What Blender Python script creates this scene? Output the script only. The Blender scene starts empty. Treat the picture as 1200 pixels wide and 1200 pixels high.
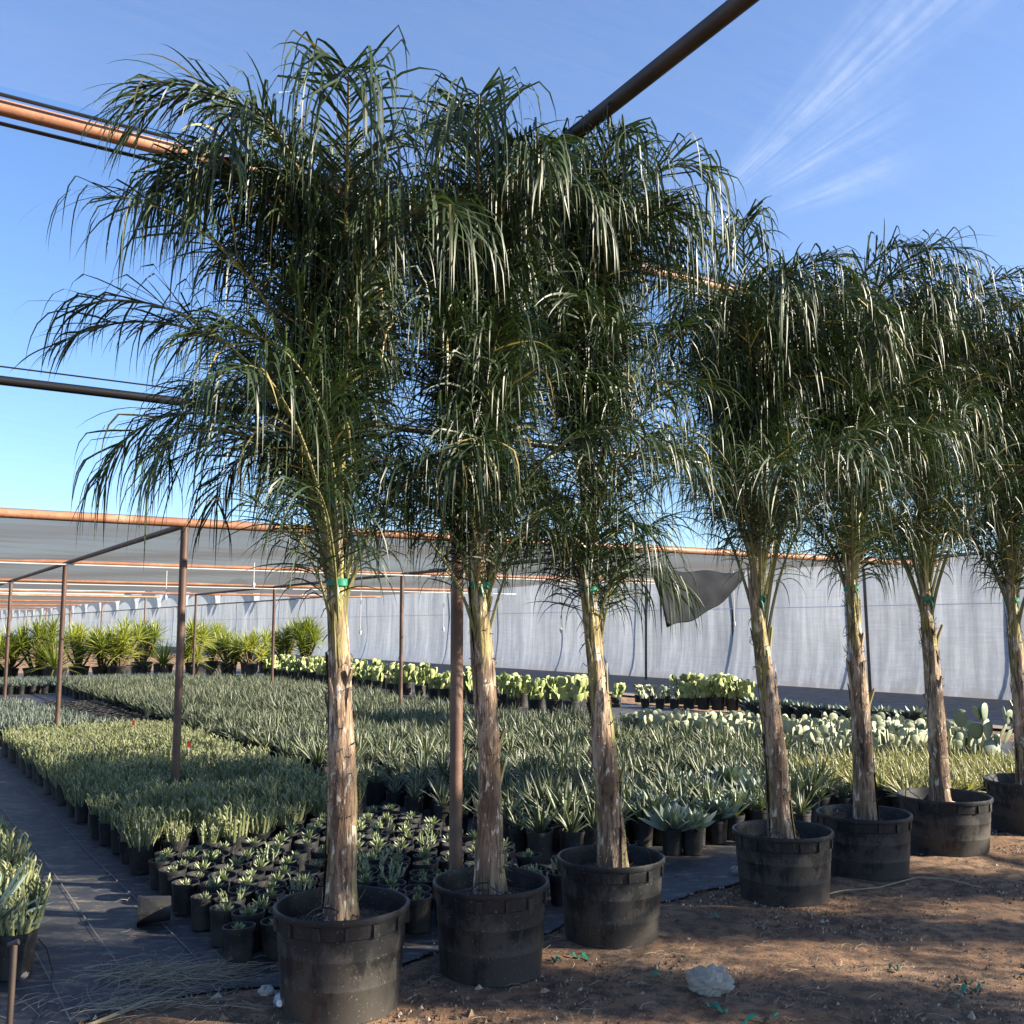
import bpy, math, random
import numpy as np
from mathutils import Vector
random.seed(7)
R = math.radians
sc = bpy.context.scene
COL = sc.collection

# ------------------------------------------------------------------ camera
F, H, PITCH = 1170.0, 1.65, math.atan(135 / 1170.0)
cd = bpy.data.cameras.new('camera'); cam = bpy.data.objects.new('camera', cd); COL.objects.link(cam)
cd.sensor_width = 36; cd.lens = 36 * F / 1200; cd.clip_start = .05; cd.clip_end = 3000
cam.location = (0, 0, H); cam.rotation_euler = (R(90) + PITCH, 0, 0)
sc.camera = cam

def ray(x, y):
    a, b = (x - 600) / F, (600 - y) / F
    return np.array([a, math.cos(PITCH) - b * math.sin(PITCH), math.sin(PITCH) + b * math.cos(PITCH)])
def P(x, y, z=0.0):
    r = ray(x, y); k = (z - H) / r[2]
    return np.array([r[0] * k, r[1] * k, z])
def PD(x, y, d):
    r = ray(x, y); k = d / r[1]
    return np.array([r[0] * k, d, H + r[2] * k])

# ground grid of the nursery: u runs along the palm row (right and back), t runs along the path (left and back)
TH = R(32.7)
A = np.array([math.cos(TH), math.sin(TH), 0]); B = np.array([-math.sin(TH), math.cos(TH), 0])
def G(u, t, z=0.0):
    p = A * u + B * t
    return np.array([p[0], p[1], z])

# ------------------------------------------------------------------ mesh helpers
class MB:
    def __init__(s): s.v = []; s.f = []; s.m = []; s.n = 0
    def add(s, v, f, m=0):
        v = np.asarray(v, float); s.v.append(v)
        s.f.extend([tuple(i + s.n for i in q) for q in f]); s.m.extend([m] * len(f)); s.n += len(v)
    def tube(s, pts, rad, seg=8, m=0, cap=True):
        pts = np.asarray(pts, float); n = len(pts)
        rad = np.full(n, rad) if np.isscalar(rad) else np.asarray(rad, float)
        T = np.gradient(pts, axis=0); T /= np.linalg.norm(T, axis=1)[:, None] + 1e-12
        ref = np.array([0, 0, 1.]) if abs(T[0][2]) < .9 else np.array([1., 0, 0])
        vs = []; U = np.cross(T[0], ref); U /= np.linalg.norm(U)
        for i in range(n):
            U = U - T[i] * np.dot(U, T[i]); U /= np.linalg.norm(U) + 1e-12
            W = np.cross(T[i], U)
            for k in range(seg):
                a = 2 * math.pi * k / seg
                vs.append(pts[i] + rad[i] * (math.cos(a) * U + math.sin(a) * W))
        fs = []
        for i in range(n - 1):
            for k in range(seg):
                k2 = (k + 1) % seg
                fs.append((i * seg + k, i * seg + k2, (i + 1) * seg + k2, (i + 1) * seg + k))
        if cap:
            fs.append(tuple(range(seg))[::-1]); fs.append(tuple((n - 1) * seg + k for k in range(seg)))
        s.add(vs, fs, m)
    def lathe(s, prof, seg=24, m=0, c=(0, 0, 0), wob=None):
        vs = []; n = len(prof)
        for i, (r, z) in enumerate(prof):
            for k in range(seg):
                a = 2 * math.pi * k / seg
                rr = r * (1 + (wob(a, z) if wob else 0))
                vs.append((c[0] + rr * math.cos(a), c[1] + rr * math.sin(a), c[2] + z))
        fs = [(i * seg + k, i * seg + (k + 1) % seg, (i + 1) * seg + (k + 1) % seg, (i + 1) * seg + k)
              for i in range(n - 1) for k in range(seg)]
        s.add(vs, fs, m)
    def box(s, c, sx, sy, sz, rz=0, m=0):
        ca, sa = math.cos(rz), math.sin(rz); vs = []
        for z in (-.5, .5):
            for x, y in ((-.5, -.5), (.5, -.5), (.5, .5), (-.5, .5)):
                X, Y = x * sx, y * sy
                vs.append((c[0] + X * ca - Y * sa, c[1] + X * sa + Y * ca, c[2] + z * sz))
        s.add(vs, [(3, 2, 1, 0), (4, 5, 6, 7), (0, 1, 5, 4), (1, 2, 6, 5), (2, 3, 7, 6), (3, 0, 4, 7)], m)
    def mesh(s, name, mats, smooth=True):
        me = bpy.data.meshes.new(name)
        me.from_pydata(np.concatenate(s.v).tolist() if s.v else [], [], s.f)
        for x in mats: me.materials.append(x)
        me.polygons.foreach_set('material_index', s.m)
        me.polygons.foreach_set('use_smooth', [smooth] * len(s.f))
        if smooth: me.set_sharp_from_angle(angle=R(38))
        me.update(); return me
    def build(s, name, mats, parent=None, smooth=True, loc=None):
        return link(name, s.mesh(name, mats if isinstance(mats, (list, tuple)) else [mats], smooth), parent, loc)

def link(name, me, parent=None, loc=None, rz=0, sca=1):
    o = bpy.data.objects.new(name, me); COL.objects.link(o)
    if parent: o.parent = parent
    if loc is not None: o.location = tuple(loc)
    if rz: o.rotation_euler = (0, 0, rz)
    if sca != 1: o.scale = (sca,) * 3
    return o
def tag(o, label, cat, group=None, kind=None):
    if label: o['label'] = label
    if cat: o['category'] = cat
    if group: o['group'] = group
    if kind: o['kind'] = kind
    return o
def thing(name, label, cat, loc=(0, 0, 0), group=None, rz=0, sca=1):
    return tag(link(name, None, None, loc, rz, sca), label, cat, group)

# ------------------------------------------------------------------ materials
def mat(name):
    m = bpy.data.materials.new(name); m.use_nodes = True
    nt = m.node_tree; b = nt.nodes['Principled BSDF']
    return m, nt, b
def N(nt, t, **kw):
    n = nt.nodes.new(t)
    for k, v in kw.items(): setattr(n, k, v)
    return n
def ramp(nt, fac, stops):
    r = N(nt, 'ShaderNodeValToRGB'); e = r.color_ramp.elements
    while len(e) < len(stops): e.new(.5)
    for i, (p, c) in enumerate(stops):
        e[i].position = p; e[i].color = (c[0], c[1], c[2], 1) if not np.isscalar(c) else (c, c, c, 1)
    nt.links.new(fac, r.inputs[0]); return r.outputs[0]
def noise(nt, scale, detail=4, rough=.55, co='Object', stretch=None, dist=0):
    tc = N(nt, 'ShaderNodeTexCoord'); src = tc.outputs[co]
    if stretch:
        mp = N(nt, 'ShaderNodeMapping'); mp.inputs['Scale'].default_value = stretch
        nt.links.new(src, mp.inputs[0]); src = mp.outputs[0]
    n = N(nt, 'ShaderNodeTexNoise'); n.inputs['Scale'].default_value = scale
    n.inputs['Detail'].default_value = detail; n.inputs['Roughness'].default_value = rough
    n.inputs['Distortion'].default_value = dist
    nt.links.new(src, n.inputs['Vector']); return n.outputs[0]
def mixc(nt, fac, a, b, mode='MIX'):
    x = N(nt, 'ShaderNodeMix', data_type='RGBA', blend_type=mode)
    for s, v in ((x.inputs[0], fac), (x.inputs[6], a), (x.inputs[7], b)):
        if hasattr(v, 'links'): nt.links.new(v, s)
        elif np.isscalar(v): s.default_value = v
        else: s.default_value = (v[0], v[1], v[2], 1)
    return x.outputs[2]
def mth(nt, op, a, b=None):
    n = N(nt, 'ShaderNodeMath', operation=op)
    for s, v in ((n.inputs[0], a), (n.inputs[1], b)):
        if v is None: continue
        if hasattr(v, 'links'): nt.links.new(v, s)
        else: s.default_value = v
    return n.outputs[0]
def bump(nt, b, h, strength=.3, dist=.01):
    bp = N(nt, 'ShaderNodeBump'); bp.inputs['Strength'].default_value = strength; bp.inputs['Distance'].default_value = dist
    nt.links.new(h, bp.inputs['Height']); nt.links.new(bp.outputs[0], b.inputs['Normal'])
def setc(nt, b, c):
    if hasattr(c, 'links'): nt.links.new(c, b.inputs['Base Color'])
    else: b.inputs['Base Color'].default_value = (c[0], c[1], c[2], 1)

def leaf_mat(name, dark, light, rough=.4, trans=.2, spec=.5, scale=3.0, odd=None, dots=0):
    m, nt, b = mat(name)
    oi = N(nt, 'ShaderNodeObjectInfo')
    at = N(nt, 'ShaderNodeAttribute', attribute_name='tint')
    f = mth(nt, 'ADD', mth(nt, 'MULTIPLY', noise(nt, scale, 3), .6), mth(nt, 'MULTIPLY', oi.outputs['Random'], .4))
    f = mth(nt, 'ADD', mth(nt, 'MULTIPLY', f, .7), mth(nt, 'MULTIPLY', at.outputs['Fac'], .45))
    c = ramp(nt, f, [(.2, dark), (.8, light)])
    if odd is not None:
        g = mth(nt, 'GREATER_THAN', at.outputs['Fac'], .983)
        c = mixc(nt, g, c, odd)
    if dots:
        tc = N(nt, 'ShaderNodeTexCoord'); vo = N(nt, 'ShaderNodeTexVoronoi'); vo.inputs['Scale'].default_value = dots; nt.links.new(tc.outputs['Object'], vo.inputs['Vector'])
        c = mixc(nt, ramp(nt, vo.outputs['Distance'], [(.13, .85), (.2, 0)]), c, (.12, .10, .05)); c = mixc(nt, ramp(nt, noise(nt, 9, 5, .7), [(.6, 0), (.7, .6)]), c, (.30, .25, .15))
    setc(nt, b, c); b.inputs['Roughness'].default_value = rough
    b.inputs['Specular IOR Level'].default_value = spec
    tr = N(nt, 'ShaderNodeBsdfTranslucent'); nt.links.new(mixc(nt, 1, c, (1.5, 1.7, .7), 'MULTIPLY'), tr.inputs[0])
    mx = N(nt, 'ShaderNodeMixShader'); mx.inputs[0].default_value = trans
    nt.links.new(b.outputs[0], mx.inputs[1]); nt.links.new(tr.outputs[0], mx.inputs[2])
    nt.links.new(mx.outputs[0], nt.nodes['Material Output'].inputs['Surface'])
    return m

M = {}
M['palm'] = leaf_mat('palm_leaf', (.011, .023, .009), (.037, .058, .022), .45, .13, .36, 2.0, odd=(.30, .24, .10))
M['rachis'], nt, b = mat('frond_stem'); setc(nt, b, ramp(nt, noise(nt, 4), [(.3, (.09, .10, .035)), (.7, (.20, .19, .08))])); b.inputs['Roughness'].default_value = .5
M['aloe'] = leaf_mat('aloe_leaf', (.075, .095, .055), (.21, .23, .135), .5, .08)
M['shoot'] = leaf_mat('shoot_leaf', (.15, .17, .08), (.38, .39, .20), .5, .15)
M['small'] = leaf_mat('small_succulent', (.17, .21, .11), (.36, .39, .22), .5, .1)
M['grey'] = leaf_mat('grey_succulent', (.12, .15, .12), (.26, .29, .24), .55, .08)
M['agave'] = leaf_mat('pale_agave', (.17, .215, .165), (.32, .36, .28), .5, .05)
M['bluagave'] = leaf_mat('blue_agave', (.13, .19, .17), (.24, .31, .28), .45, .05)
M['pear'] = leaf_mat('cactus_pad', (.20, .25, .08), (.44, .46, .20), .55, .08, dots=42)
M['palepear'] = leaf_mat('pale_cactus_pad', (.23, .26, .16), (.40, .41, .28), .6, .08, dots=48)
M['bigpear'] = leaf_mat('blue_cactus_pad', (.13, .17, .12), (.26, .30, .20), .55, .05, dots=34)
M['yucca'] = leaf_mat('yucca_leaf', (.14, .17, .03), (.42, .42, .09), .45, .25)
M['dryleaf'] = leaf_mat('dry_leaf', (.20, .19, .09), (.38, .35, .20), .6, .2)

# black nursery plastic: dusty low down, scuffed
def plastic(name, base, dust, hmax, amount):
    m, nt, b = mat(name)
    tc = N(nt, 'ShaderNodeTexCoord'); sx = N(nt, 'ShaderNodeSeparateXYZ'); nt.links.new(tc.outputs['Object'], sx.inputs[0])
    low = mth(nt, 'SUBTRACT', 1.0, mth(nt, 'DIVIDE', sx.outputs[2], hmax))
    n1 = noise(nt, 6, 6, .65); n2 = noise(nt, 18, 6, .7, stretch=(1, 1, .22), dist=.8); n3 = noise(nt, 120, 2, .5)
    f = mth(nt, 'ADD', mth(nt, 'MULTIPLY', low, .32), mth(nt, 'MULTIPLY', n1, 1.0))
    f = mth(nt, 'ADD', f, mth(nt, 'MULTIPLY', n2, .55))
    f = ramp(nt, f, [(.86, 0), (1.25, amount)])
    c = mixc(nt, f, base, dust)
    sp = ramp(nt, n3, [(.68, 0), (.71, .5)])
    c = mixc(nt, sp, c, (.3, .27, .22))
    setc(nt, b, c); nt.links.new(ramp(nt, n1, [(.3, .38), (.7, .62)]), b.inputs['Roughness'])
    bump(nt, b, mth(nt, 'ADD', n2, mth(nt, 'MULTIPLY', n3, .3)), .3, .004); b.inputs['Specular IOR Level'].default_value = .35
    return m
M['pot'] = plastic('black_tub_plastic', (.012, .0125, .014), (.17, .145, .115), .45, .22)
M['smallpot'] = plastic('black_pot_plastic', (.014, .0145, .016), (.14, .12, .095), .18, .18)
m, nt, b = mat('terracotta_plastic'); setc(nt, b, (.45, .08, .03)); b.inputs['Roughness'].default_value = .5; M['redpot'] = m
m, nt, b = mat('potting_soil'); setc(nt, b, ramp(nt, noise(nt, 60, 6), [(.35, (.02, .014, .009)), (.62, (.09, .062, .04)), (.75, (.2, .15, .1))])); b.inputs['Roughness'].default_value = .95
bump(nt, b, noise(nt, 80, 5), .8, .02); M['soil'] = m

# palm trunk: brown leaf bases, pale flaking bark, green streaks
m, nt, b = mat('palm_trunk')
n1 = noise(nt, 9, 6, .6, stretch=(1, 1, .18)); n2 = noise(nt, 22, 6, .7, stretch=(1, 1, .35), dist=.6); n3 = noise(nt, 5, 4, .5, stretch=(1, 1, .25)); n4 = noise(nt, 60, 3, .6, stretch=(1, 1, .12))
c = ramp(nt, n1, [(.32, (.075, .042, .024)), (.47, (.20, .125, .075)), (.62, (.38, .285, .20))])
c = mixc(nt, ramp(nt, n3, [(.50, 0), (.57, .8)]), c, (.215, .195, .05))
c = mixc(nt, ramp(nt, n2, [(.55, 0), (.59, .85)]), c, (.56, .49, .38))
n5 = noise(nt, 7, 5, .65, stretch=(1, 1, .4), dist=.8); c = mixc(nt, ramp(nt, n5, [(.56, 0), (.62, .85)]), c, (.075, .04, .022))
c = mixc(nt, ramp(nt, n4, [(.41, .8), (.49, 0)]), c, (.05, .03, .019))
setc(nt, b, c); b.inputs['Roughness'].default_value = .75
bump(nt, b, mth(nt, 'ADD', n4, n2), .7, .012); M['trunk'] = m
m, nt, b = mat('green_petiole'); c = ramp(nt, noise(nt, 45, 6, .65, stretch=(1, 1, .10)), [(.34, (.10, .065, .04)), (.48, (.13, .125, .035)), (.58, (.19, .16, .06)), (.70, (.30, .22, .14))]); setc(nt, b, c); b.inputs['Roughness'].default_value = .5; M['petiole'] = m
m, nt, b = mat('green_ribbon'); setc(nt, b, (.005, .17, .10)); b.inputs['Roughness'].default_value = .4; M['ribbon'] = m
m, nt, b = mat('fibre'); setc(nt, b, (.10, .065, .035)); b.inputs['Roughness'].default_value = .9; M['fibre'] = m

# rust-painted steel pipe
m, nt, b = mat('rusty_pipe')
n1 = noise(nt, 2.2, 6, .65); n2 = noise(nt, 40, 4, .6)
c = ramp(nt, n1, [(.3, (.24, .10, .055)), (.55, (.36, .165, .09)), (.72, (.47, .27, .17))])
c = mixc(nt, ramp(nt, n2, [(.58, 0), (.66, .6)]), c, (.14, .065, .04))
setc(nt, b, c); b.inputs['Roughness'].default_value = .55; bump(nt, b, n2, .3, .004); M['pipe'] = m
m, nt, b = mat('brown_post')
c = ramp(nt, n1b := noise(nt, 3, 6, .65), [(.3, (.06, .034, .024)), (.55, (.115, .064, .045)), (.75, (.20, .125, .09))])
setc(nt, b, c); b.inputs['Roughness'].default_value = .5; M['post'] = m
m, nt, b = mat('dark_pipe'); setc(nt, b, ramp(nt, noise(nt, 3, 6), [(.3, (.018, .012, .010)), (.7, (.055, .036, .029))])); b.inputs['Roughness'].default_value = .6; M['darkpipe'] = m
m, nt, b = mat('black_tube'); setc(nt, b, (.012, .012, .013)); b.inputs['Roughness'].default_value = .35; M['tube'] = m
m, nt, b = mat('white_tube'); setc(nt, b, (.7, .7, .68)); b.inputs['Roughness'].default_value = .4; M['wtube'] = m

# woven shade cloth: the lower the ray crosses it, the more thread it meets
def cloth(name, t0, col, seam=True):
    m, nt, b = mat(name); nt.nodes.remove(b)
    g = N(nt, 'ShaderNodeNewGeometry'); dp = N(nt, 'ShaderNodeVectorMath', operation='DOT_PRODUCT')
    nt.links.new(g.outputs['True Normal'], dp.inputs[0]); nt.links.new(g.outputs['Incoming'], dp.inputs[1])
    c = mth(nt, 'MAXIMUM', mth(nt, 'ABSOLUTE', dp.outputs['Value']), .04)
    T = mth(nt, 'POWER', t0, mth(nt, 'DIVIDE', 1.0, c))
    fine = noise(nt, 3.0, 5, .6, stretch=(1, 9, 1)); wr = noise(nt, 1.3, 6, .6, stretch=(1, 5, 1), dist=1.2)
    k = mth(nt, 'ADD', .90, mth(nt, 'MULTIPLY', mth(nt, 'ADD', fine, wr), .1))
    T = mth(nt, 'MULTIPLY', T, k)
    if seam:
        tc = N(nt, 'ShaderNodeTexCoord'); sx = N(nt, 'ShaderNodeSeparateXYZ'); nt.links.new(tc.outputs['Object'], sx.inputs[0])
        fr = mth(nt, 'FRACT', mth(nt, 'MULTIPLY', sx.outputs[1], .273)); s_ = mth(nt, 'LESS_THAN', fr, .006)
        T = mth(nt, 'MULTIPLY', T, mth(nt, 'SUBTRACT', 1.0, mth(nt, 'MULTIPLY', s_, .02)))
    d = N(nt, 'ShaderNodeBsdfDiffuse'); d.inputs[0].default_value = (*col, 1)
    tl = N(nt, 'ShaderNodeBsdfTranslucent'); tl.inputs[0].default_value = (*col, 1)
    m1 = N(nt, 'ShaderNodeMixShader'); m1.inputs[0].default_value = .45
    nt.links.new(d.outputs[0], m1.inputs[1]); nt.links.new(tl.outputs[0], m1.inputs[2])
    tp = N(nt, 'ShaderNodeBsdfTransparent'); m2 = N(nt, 'ShaderNodeMixShader')
    nt.links.new(T, m2.inputs[0]); nt.links.new(m1.outputs[0], m2.inputs[1]); nt.links.new(tp.outputs[0], m2.inputs[2])
    nt.links.new(m2.outputs[0], nt.nodes['Material Output'].inputs['Surface'])
    return m
M['cloth'] = cloth('sheer_shade_cloth', .955, (.55, .57, .6))
M['dense'] = cloth('grey_shade_cloth', .80, (.20, .20, .20))
m, nt, b = mat('grey_tarp'); setc(nt, b, ramp(nt, noise(nt, 3, 5), [(.3, (.016, .018, .023)), (.7, (.032, .035, .042))])); b.inputs['Roughness'].default_value = .85; b.inputs['Specular IOR Level'].default_value = .1; M['tarp'] = m

# plastic greenhouse film: milky, water-streaked, dirty along its foot
m, nt, b = mat('greenhouse_film')
st = noise(nt, 3.2, 7, .7, stretch=(1, 1, .07)); st2 = noise(nt, .55, 5, .6, stretch=(1, 1, .5)); hz = noise(nt, 2.0, 5, .65, stretch=(.5, .5, 8), dist=1.5)
c = ramp(nt, mth(nt, 'ADD', mth(nt, 'MULTIPLY', st, .65), mth(nt, 'MULTIPLY', mth(nt, 'ADD', hz, st2), .18)), [(.34, (.17, .18, .205)), (.5, (.28, .30, .335)), (.66, (.43, .45, .49))])
tc = N(nt, 'ShaderNodeTexCoord'); sx = N(nt, 'ShaderNodeSeparateXYZ'); nt.links.new(tc.outputs['Object'], sx.inputs[0])
dirt = ramp(nt, mth(nt, 'ADD', sx.outputs[2], mth(nt, 'MULTIPLY', st, 1.6)), [(.55, .85), (1.0, .35), (1.5, 0)])
dn = N(nt, 'ShaderNodeMath', operation='DIVIDE'); 
c = mixc(nt, dirt, c, (.27, .26, .25))
setc(nt, b, c); b.inputs['Roughness'].default_value = .38
tl = N(nt, 'ShaderNodeBsdfTranslucent'); nt.links.new(c, tl.inputs[0])
mx = N(nt, 'ShaderNodeMixShader'); mx.inputs[0].default_value = .30
nt.links.new(b.outputs[0], mx.inputs[1]); nt.links.new(tl.outputs[0], mx.inputs[2]); nt.links.new(mx.outputs[0], nt.nodes['Material Output'].inputs['Surface'])
bump(nt, b, st, .4, .04); M['film'] = m

# ground
m, nt, b = mat('dirt')
n1 = noise(nt, 1.1, 6, .6); n2 = noise(nt, 9, 8, .7); n3 = noise(nt, 55, 6, .7); n4 = noise(nt, 160, 3, .6)
c = ramp(nt, n1, [(.3, (.18, .092, .046)), (.5, (.30, .168, .09)), (.7, (.40, .26, .16))])
c = mixc(nt, ramp(nt, n2, [(.42, .85), (.56, 0)]), c, (.06, .038, .025))
c = mixc(nt, ramp(nt, n3, [(.56, 0), (.68, .7)]), c, (.34, .26, .18))
c = mixc(nt, ramp(nt, n4, [(.34, .7), (.44, 0)]), c, (.05, .034, .024))
setc(nt, b, c); b.inputs['Roughness'].default_value = .95
bump(nt, b, mth(nt, 'ADD', mth(nt, 'MULTIPLY', n2, 1.2), mth(nt, 'ADD', n3, mth(nt, 'MULTIPLY', n4, .5))), .9, .03); M['dirt'] = m
m, nt, b = mat('weed_fabric')
n1 = noise(nt, 1.4, 7, .65); n2 = noise(nt, 7, 8, .72, stretch=(1, 2.2, 1)); n3 = noise(nt, 260, 2, .5); n4 = noise(nt, 45, 5, .7)
c = mixc(nt, ramp(nt, n1, [(.35, 0), (.7, .55)]), (.022, .024, .030), (.075, .076, .080))
c = mixc(nt, ramp(nt, n2, [(.52, 0), (.66, .85)]), c, (.20, .165, .125))
c = mixc(nt, ramp(nt, n4, [(.66, 0), (.72, .7)]), c, (.24, .19, .13))
setc(nt, b, c); nt.links.new(ramp(nt, n1, [(.3, .45), (.7, .8)]), b.inputs['Roughness'])
bump(nt, b, mth(nt, 'ADD', n3, n2), .35, .006); M['fabric'] = m
m, nt, b = mat('fabric_stripe'); setc(nt, b, (.16, .16, .16)); b.inputs['Roughness'].default_value = .8; M['stripe'] = m
m, nt, b = mat('gravel_road'); setc(nt, b, ramp(nt, noise(nt, 3, 8, .7), [(.35, (.12, .085, .065)), (.65, (.25, .19, .15))])); b.inputs['Roughness'].default_value = .95; M['gravel'] = m
m, nt, b = mat('wood_chip'); oi = N(nt, 'ShaderNodeNewGeometry'); setc(nt, b, ramp(nt, oi.outputs['Random Per Island'], [(0, (.035, .022, .014)), (.5, (.14, .088, .055)), (.8, (.24, .165, .11)), (1, (.42, .36, .29))])); b.inputs['Roughness'].default_value = .9; M['chip'] = m
m, nt, b = mat('straw'); oi = N(nt, 'ShaderNodeNewGeometry'); setc(nt, b, ramp(nt, oi.outputs['Random Per Island'], [(0, (.14, .11, .07)), (1, (.40, .34, .24))])); b.inputs['Roughness'].default_value = .8; M['straw'] = m
m, nt, b = mat('pale_rock'); setc(nt, b, ramp(nt, noise(nt, 12, 6), [(.3, (.25, .22, .19)), (.7, (.48, .45, .40))])); b.inputs['Roughness'].default_value = .9; bump(nt, b, noise(nt, 25, 5), .6, .02); M['rock'] = m
m, nt, b = mat('clear_plastic'); setc(nt, b, (.42, .385, .32)); b.inputs['Roughness'].default_value = .35
tl = N(nt, 'ShaderNodeBsdfTranslucent'); tl.inputs[0].default_value = (.7, .68, .62, 1); mx = N(nt, 'ShaderNodeMixShader'); mx.inputs[0].default_value = .4
nt.links.new(b.outputs[0], mx.inputs[1]); nt.links.new(tl.outputs[0], mx.inputs[2]); nt.links.new(mx.outputs[0], nt.nodes['Material Output'].inputs['Surface']); M['bag'] = m
m, nt, b = mat('pale_bottle'); setc(nt, b, (.5, .55, .6)); b.inputs['Roughness'].default_value = .2; b.inputs['Transmission Weight'].default_value = .4; M['bottle'] = m
m, nt, b = mat('red_tag'); setc(nt, b, (.6, .03, .02)); M['redtag'] = m

# ------------------------------------------------------------------ ground sheets
def vnoise(x, y, s=1.0):
    return (np.sin(x * 2.1 * s + 1.3 * np.sin(y * 1.7 * s)) + np.sin(y * 2.9 * s + 1.1 * np.sin(x * 2.3 * s + 2)) + np.sin((x + y) * 5.3 * s + 1.7) * .5) / 2.5
def edge_t(u):     # where the weed fabric gives way to bare dirt
    return 4.62 + .10 * math.sin(u * 1.9) + .06 * math.sin(u * 5.3 + 1) + .03 * math.sin(u * 13.0) + .03 * max(0, u)
mb = MB()
big = 1500.0
mb.add([(-big, -big, -.03), (big, -big, -.03), (big, big, -.03), (-big, big, -.03)], [(0, 1, 2, 3)])
tag(mb.build('ground', M['dirt']), None, None, None, 'structure')
# worked dirt where the palms stand, gently uneven
us = np.linspace(-7, 16, 300); ts = np.linspace(-4, 5.6, 150)
vs = []
for t in ts:
    for u in us:
        p = G(u, t); e = edge_t(u)
        h = .010 * vnoise(p[0], p[1], 1.3) + .006 * vnoise(p[1], p[0], 4.1) + .005 * vnoise(p[0] + 9, p[1], 9.7) + .012
        h = h if t < e - .05 else min(h, -.004)
        if t >= e - .05: h = -.006
        vs.append((p[0], p[1], h))
nu = len(us)
fs = [(j * nu + i, j * nu + i + 1, (j + 1) * nu + i + 1, (j + 1) * nu + i) for j in range(len(ts) - 1) for i in range(nu - 1)]
mb = MB(); mb.add(vs, fs); tag(mb.build('dirt_yard', M['dirt']), None, None, None, 'structure')
# weed fabric sheet under the beds and along the path
mb = MB(); uu = np.linspace(-8, 14, 160); rows = 60; vs = []
for j in range(rows + 1):
    for u in uu:
        e = edge_t(u); t = e + (40 - e) * (j / rows) ** 2
        z = .006 + (.006 * abs(math.sin(u * 3 + t * 2)) * math.exp(-((j - 2) / 4.) ** 2) if j else 0)
        vs.append(G(u, t, z))
n = len(uu)
mb.add(vs, [(j * n + i, j * n + i + 1, (j + 1) * n + i + 1, (j + 1) * n + i) for j in range(rows) for i in range(n - 1)])
fab = tag(mb.build('weed_fabric_path', M['fabric']), None, None, None, 'structure')
mb = MB()
for u in np.arange(-.55, 1.9, .34):
    u += random.uniform(-.02, .02); t = edge_t(u) + .02
    pts = []
    while t < 26:
        pts.append((u + .01 * math.sin(t * 1.3 + u * 9), t)); t += .35
    vs = []
    for (a, q) in pts: vs += [G(a - .0028, q, .0175), G(a + .0028, q, .0175)]
    mb.add(vs, [(2 * i, 2 * i + 1, 2 * i + 3, 2 * i + 2) for i in range(len(pts) - 1)])
tag(mb.build('path_stripe_lines', M['stripe']), None, None, None, 'structure')
# gravel service road along the foot of the greenhouse
mb = MB(); mb.add([G(15.6, -10, .012), G(26, -10, .012), G(26, 140, .012), G(15.6, 140, .012)], [(0, 1, 2, 3)])
tag(mb.build('gravel_road', M['gravel']), None, None, None, 'structure')

# ------------------------------------------------------------------ shade houses
ZF, ZR, T0, T1, T2 = 4.30, 2.60, 5.50, 7.62, 9.30
def zc(t): return ZF if t <= T0 else (ZF + (ZR - ZF) * (t - T0) / (T2 - T0) if t < T2 else ZR)
sag = lambda u, t: .035 * math.sin(u * 1.1 + t) - .03 * math.cos(u * .7)
def cloth_sheet(u0, u1, t0, t1, nu, nt_, zf, amp=1.0):
    vs = []
    for j in range(nt_ + 1):
        for i in range(nu + 1):
            u = u0 + (u1 - u0) * i / nu; t = t0 + (t1 - t0) * j / nt_
            ed = min(1, 4 * (j / nt_) * (1 - j / nt_) * 1.2)
            vs.append(np.array((u, t, zf(t) + .05 + amp * ed * sag(u, t))))
    return vs, [(j * (nu + 1) + i, j * (nu + 1) + i + 1, (j + 1) * (nu + 1) + i + 1, (j + 1) * (nu + 1) + i) for j in range(nt_) for i in range(nu)]
tall = thing('shade_house', 'tall shade house of brown pipes and sheer cloth over the palms', 'shade house', G(0, 0))
tall.rotation_euler = (0, 0, TH)          # local x = u, local y = t
def pipe(parent, a, b_, r, m='pipe', name='roof_pipe', seg=12):
    mb = MB(); n = 14; a, b_ = np.array(a, float), np.array(b_, float)
    pts = [a + (b_ - a) * i / n for i in range(n + 1)]
    mb.tube(pts, r, seg); return mb.build(name, M[m], parent)
for (a, c, n1_, n2_) in ((-9.0, T0 - .13, 60, 30), (T0 + .10, T2 - .04, 60, 12)):
    v, f = cloth_sheet(-16, 26, a, c, n1_, n2_, zc); mb = MB(); mb.add(v, f); mb.build('shade_cloth', M['cloth'], tall)
pipe(tall, (-16, T0, ZF), (26, T0, ZF), .042)
pipe(tall, (-16, T1, zc(T1) - .0), (26, T1, zc(T1) - .0), .034, 'tube')  # pipe in shade under the cloth; its shade is put in as black colour
pipe(tall, (-16, T1 - .14, zc(T1) + .1), (26, T1 - .02, zc(T1) + .04), .006, 'tube', 'cable', 6)
pipe(tall, (-16, T0 + .12, ZF - .03), (26, T0 + .12, ZF - .03), .011, 'tube', 'cable', 6)
pipe(tall, (-16, T0 - .07, ZF + .035), (26, T0 - .07, ZF + .035), .010, 'tube', 'cable', 6)
UM = 3.12
q_ = P(868, 2, ZF - .02); qu, qt = float(q_ @ A), float(q_ @ B); kk_ = (-9 - T0) / (qt - T0)
pipe(tall, (UM + (qu - UM) * kk_, -9, ZF - .02), (UM, T0 - .04, ZF - .02), .043, 'darkpipe')
pipe(tall, (UM, T0, 0), (UM, T0, ZF - .042), .040, 'post', 'post', 16)
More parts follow.
